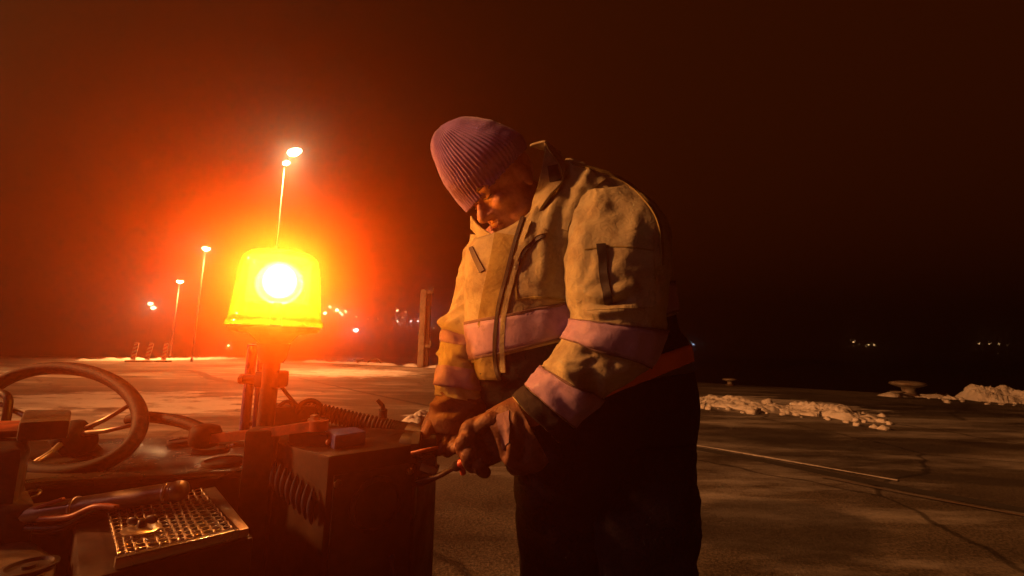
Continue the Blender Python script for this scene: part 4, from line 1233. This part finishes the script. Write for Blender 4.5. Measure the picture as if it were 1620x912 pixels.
m = MB()
for i in range(13):
    u = .0 + .885 * i / 12
    pts = [gb(u + .018 * math.sin(v * 3 + i), v, .004 + .0016 * math.sin(v * 60 + i * 3.14) - .006 * math.sin(math.pi * v) * (.5 + .2 * math.sin(i * 1.3))) for v in np.linspace(0, 1, 40)]
    m.tube(pts, .0014, 6)
for j in range(26):
    v = .02 + .96 * j / 25
    pts = [gb(u, v, .004 - .0016 * math.sin(u * 43 + j * 3.14) - .006 * math.sin(math.pi * v) * .5) for u in np.linspace(0, .885, 50)]
    m.tube(pts, .0006, 5)
m.build("wire_mesh", M_wire, gbx)
def wing(u, v, r):
    c = gb(u, v, .008)
    m = MB(); m.lathe(c, (.05, .03, 1), [(r, 0), (r * 1.02, .0015), (r * .8, .004), (.006, .004)], 28); w_ = m.build("wing_bolt", M_wire, gbx, auto=50)
    m = MB(); m.cyl(c, c + Vector((0, 0, .014)), .0065, .005, 12); m.blob(c + Vector((.011, .003, .013)), .0065, 2, (1.5, .35, 1)); m.blob(c + Vector((-.011, -.003, .012)), .0065, 2, (1.5, .35, 1)); m.build("wing_nut", M_black, w_)
wing(.17, .06, .022); wing(.20, .70, .023)
# housing and filler cap at the lower left
hc = PZ(18, 882, .735)
m = MB(); m.bprism([PZ(-120, 900, .74), PZ(-90, 862, .74), PZ(50, 852, .74), PZ(92, 878, .74), PZ(84, 930, .74), PZ(-60, 985, .74)], (0, 0, -.20), .012); fc = m.build("pump_housing", M_tube, VROOT, auto=60)
m = MB(); c = PZ(46, 898, .7425); m.lathe(c, (0, 0, 1), [(.030, 0), (.030, .003), (.024, .004), (.022, -.0005), (.008, 0.0), (.008, .004), (.002, .005)], 32); m.build("filler_cap", M_black, fc, auto=50)
# engine block, seat plate and clutter at the left
m = MB(); m.bprism([PZ(-180, 790, .80), PZ(-20, 800, .80), PZ(62, 792, .80), PZ(40, 758, .80), PZ(-120, 752, .80)], (0, 0, -.14), .018); m.build("engine_cover", M_black, VROOT, auto=60)
m = MB(); m.tube(spline([P(18, 793, .72), P(40, 780, .73), P(62, 776, .74), P(60, 783, .73), P(40, 792, .72)], 24), .0025, 8); m.build("chrome_clip", M_chrome, VROOT)
m = MB(); m.bprism([PZ(-120, 688, .90), PZ(60, 680, .90), PZ(92, 672, .90), PZ(40, 665, .90), PZ(-120, 668, .90)], (0, 0, -.012), .003); m.build("step_plate", M_redbar, VROOT, auto=40)
m = MB(); m.bprism([PZ(30, 668, .93), PZ(112, 664, .93), PZ(114, 648, .93), PZ(38, 648, .93)], (0, 0, -.030), .006); m.build("valve_block", M_black, VROOT, auto=40)
m = MB(); m.bprism([PZ(-160, 712, .885), PZ(40, 706, .885), PZ(54, 690, .885), PZ(-120, 688, .885)], (0, 0, -.14), .02); m.build("battery_box", M_black, VROOT, auto=60)
m = MB(); m.tube(spline([P(-40, 612, 1.0), P(8, 625, .98), P(12, 650, .97), P(4, 690, .96)], 24), .008, 10); m.build("side_lever", M_black, VROOT)
for k, pts in enumerate(([(62, 822), (110, 818), (150, 802), (185, 803)], [(40, 836), (95, 834), (140, 812), (170, 800)], [(0, 822), (40, 812), (70, 800), (100, 790)], [(20, 842), (60, 846), (100, 838), (128, 820)])):
    m = MB(); m.tube(spline([P(x, y, .66 + .01 * k) for x, y in pts], 24), .0045 - .0006 * k, 8); m.build("hose", M_black if k % 2 else M_redbar, VROOT)
# column and stand of the beacon
m = MB(); b1 = P(415, 705, .89); m.box(Vector((b1.x, b1.y, .60)), .055, .06, .56, Matrix.Rotation(.3, 3, 'Z'), bev=.006); m.build("support_column", M_black, VROOT, auto=40)
axis0 = Vector((D0.x, D0.y, 0))
poletop = D0 + Vector((0, 0, -.05)); polebot = P(416, 705, 1.0)
m = MB(); m.cyl(poletop, polebot, .0185, .0185); pl = m.build("beacon_pole", M_black, VROOT, auto=50)
m = MB(); m.lathe(D0 + Vector((0, 0, -.085)), (0, 0, 1), [(.024, 0), (.030, .01), (.034, .030), (.036, .044)], 32); m.build("mounting_cone", M_black, pl, auto=50)
cz = P(430, 600, BEACON_D)
m = MB(); m.box(Vector((cz.x + .0, cz.y, cz.z)), .060, .05, .040, bev=.008); m.cyl(P(386, 600, BEACON_D), P(446, 600, BEACON_D + .01), .011); cl_ = m.build("clamp", M_body, pl, auto=40)
m = MB(); m.lathe(P(386, 600, BEACON_D), (-1, -.05, 0), [(.013, 0), (.013, .008), (.008, .012)], 6); m.build("bolt", M_tube, cl_, auto=40)
for (a, b, r) in (((400, 545), (386, 684), .0115), ((414, 560), (403, 690), .008)):
    m = MB(); m.cyl(P(*a, 1.06), P(*b, 1.06), r); m.build("stay_rod", M_blue, VROOT, auto=50)
# corrugated hose and what surrounds it
hp_ = spline([P(452, 655, 1.08), P(500, 652, 1.09), P(560, 665, 1.10), P(620, 678, 1.10), P(652, 684, 1.08)], 240)
m = MB(); m.tube(hp_, [.0195 + .0028 * math.cos(i * 1.05) for i in range(240)], 20); ch = m.build("corrugated_hose", M_rubber, VROOT)
m = MB(); m.tube([P(648, 683, 1.08), P(672, 689, 1.06), P(690, 694, 1.04)], [.024, .020, .015], 16); m.build("hose_connector", M_black, ch, auto=50)
m = MB(); m.box(P(462, 662, 1.09), .12, .09, .07, Matrix.Rotation(.4, 3, 'Z'), bev=.012); m.build("hose_clamp_block", M_black, VROOT, auto=50)
for k, (pts, r) in enumerate(([[(470, 655), (476, 640), (492, 634), (505, 640), (508, 655)], .006], [[(440, 605), (455, 625), (470, 642), (478, 650)], .0045], [[(430, 660), (445, 640), (458, 636), (466, 646)], .005], [[(395, 672), (430, 655), (470, 668), (520, 660)], .006])):
    m = MB(); m.tube(spline([P(x, y, 1.06) for x, y in pts], 24), r, 8); m.build("cable", M_rubber, VROOT)
m = MB(); m.cyl(P(605, 668, 1.12), P(606, 648, 1.12), .011); m.tube([P(606, 650, 1.12), P(605, 642, 1.12), P(597, 633, 1.12)], [.007, .006, .005], 10); m.build("shut_off_lever", M_black, VROOT, auto=50)
# coupling on the right edge of the cabinet that the man works on
m = MB(); m.tube([P(638, 700, .93), P(662, 706, .92), P(690, 700, .93)], [.022, .024, .018], 16); m.lathe(P(655, 704, .92), (1, 0, .05), [(.030, 0), (.030, .016), (.024, .018)], 6); cp = m.build("hose_coupling", M_black, VROOT, auto=50)
m = MB(); m.box(P(680, 740, .90), .036, .03, .016, Matrix.Rotation(.3, 3, 'Y'), bev=.003); m.build("lock_plate", M_tube, cp, auto=40)
m = MB(); V, F = flatbar([P(645, 750, .90), P(668, 740, .90), P(690, 732, .90)], .014, .03); m.add(V, F); m.build("bracket", M_black, VROOT, auto=40)
m = MB(); m.box(P(648, 775, .90), .03, .03, .11, bev=.005); m.build("bracket", M_black, VROOT, auto=40)
# chassis and wheels, out of the frame
vc = ORIG[VROOT]
m = MB(); m.box(Vector((-.62, .95, .30)), 1.1, .75, .16, bev=.02); m.build("chassis", M_black, VROOT, auto=40)
for sx in (-1.02, -.34):
    for sy in (.56, 1.20):
        c = Vector((sx, sy, .21)); m = MB(); m.lathe(c - Vector((0, .06, 0)), (0, 1, 0), [(.12, 0), (.19, .008), (.21, .03), (.21, .09), (.19, .112), (.12, .12)], 40); wl = m.build("wheel", M_rubber, VROOT, auto=50)
        m = MB(); m.lathe(c - Vector((0, .062, 0)), (0, 1, 0), [(.05, 0), (.115, .006), (.115, .118), (.05, .124)], 32); m.build("rim", M_tube, wl, auto=50)

# ---- the tool in his hands
M_orgrip = mat("red_rubber_grip", (.55, .07, .03), rough=.45)
TC = P(712, 742, .87)
TOOL = root("pliers", TC, "long pliers with red grips held in the gloved hands at the coupling", "pliers")
m = MB(); m.tube([P(735, 730, .865), P(700, 750, .875), P(668, 765, .885), P(650, 768, .89)], [.0055, .0060, .0065, .0040], 10); m.build("jaw", M_black, TOOL)
m = MB(); m.tube([P(718, 741, .862), P(690, 755, .87), P(660, 762, .88)], [.0035, .004, .0025], 8); m.build("jaw", M_tube, TOOL)
m = MB(); m.tube(spline([P(722, 738, .858), P(732, 732, .855), P(752, 718, .86), P(775, 700, .87)], 16), [.0085] * 16, 12); m.build("grip", M_orgrip, TOOL)
m = MB(); m.tube(spline([P(728, 730, .858), P(731, 742, .858), P(733, 750, .86)], 8), [.006] * 8, 10); m.build("grip", M_orgrip, TOOL)
m = MB(); m.lathe(P(722, 738, .855), (O_ - TC).normalized(), [(.010, 0), (.010, .006), (.005, .008)], 16); m.build("pivot", M_black, TOOL, auto=50)
SD = root("steel_rod", P(672, 713, .88), "thin bright steel rod sticking out between the cabinet and the gloves", "steel rod")
m = MB(); m.tube([P(650, 717, .875), P(671, 713, .88), P(694, 708, .885)], [.0032, .0042, .003], 8); m.build("rod", M_redbar, SD)
# ------------------------------------------------------------------ haze volume, added to stand in for lens glare
hb = MB(); hb.box((0, 100, 12.5), 760, 262, 33)
m = bpy.data.materials.new("glare_haze"); m.use_nodes = True
nt = m.node_tree; nt.nodes.clear()
out = nt.nodes.new('ShaderNodeOutputMaterial'); pv = nt.nodes.new('ShaderNodeVolumePrincipled')
pv.inputs['Color'].default_value = (.93, .93, .93, 1)
pv.inputs['Density'].default_value = HAZE_DENSITY
pv.inputs['Anisotropy'].default_value = HAZE_G
nt.links.new(pv.outputs[0], out.inputs['Volume'])
m.cycles.homogeneous_volume = True
hb.build("added_glare_haze", m, kind='stuff', smooth=False)
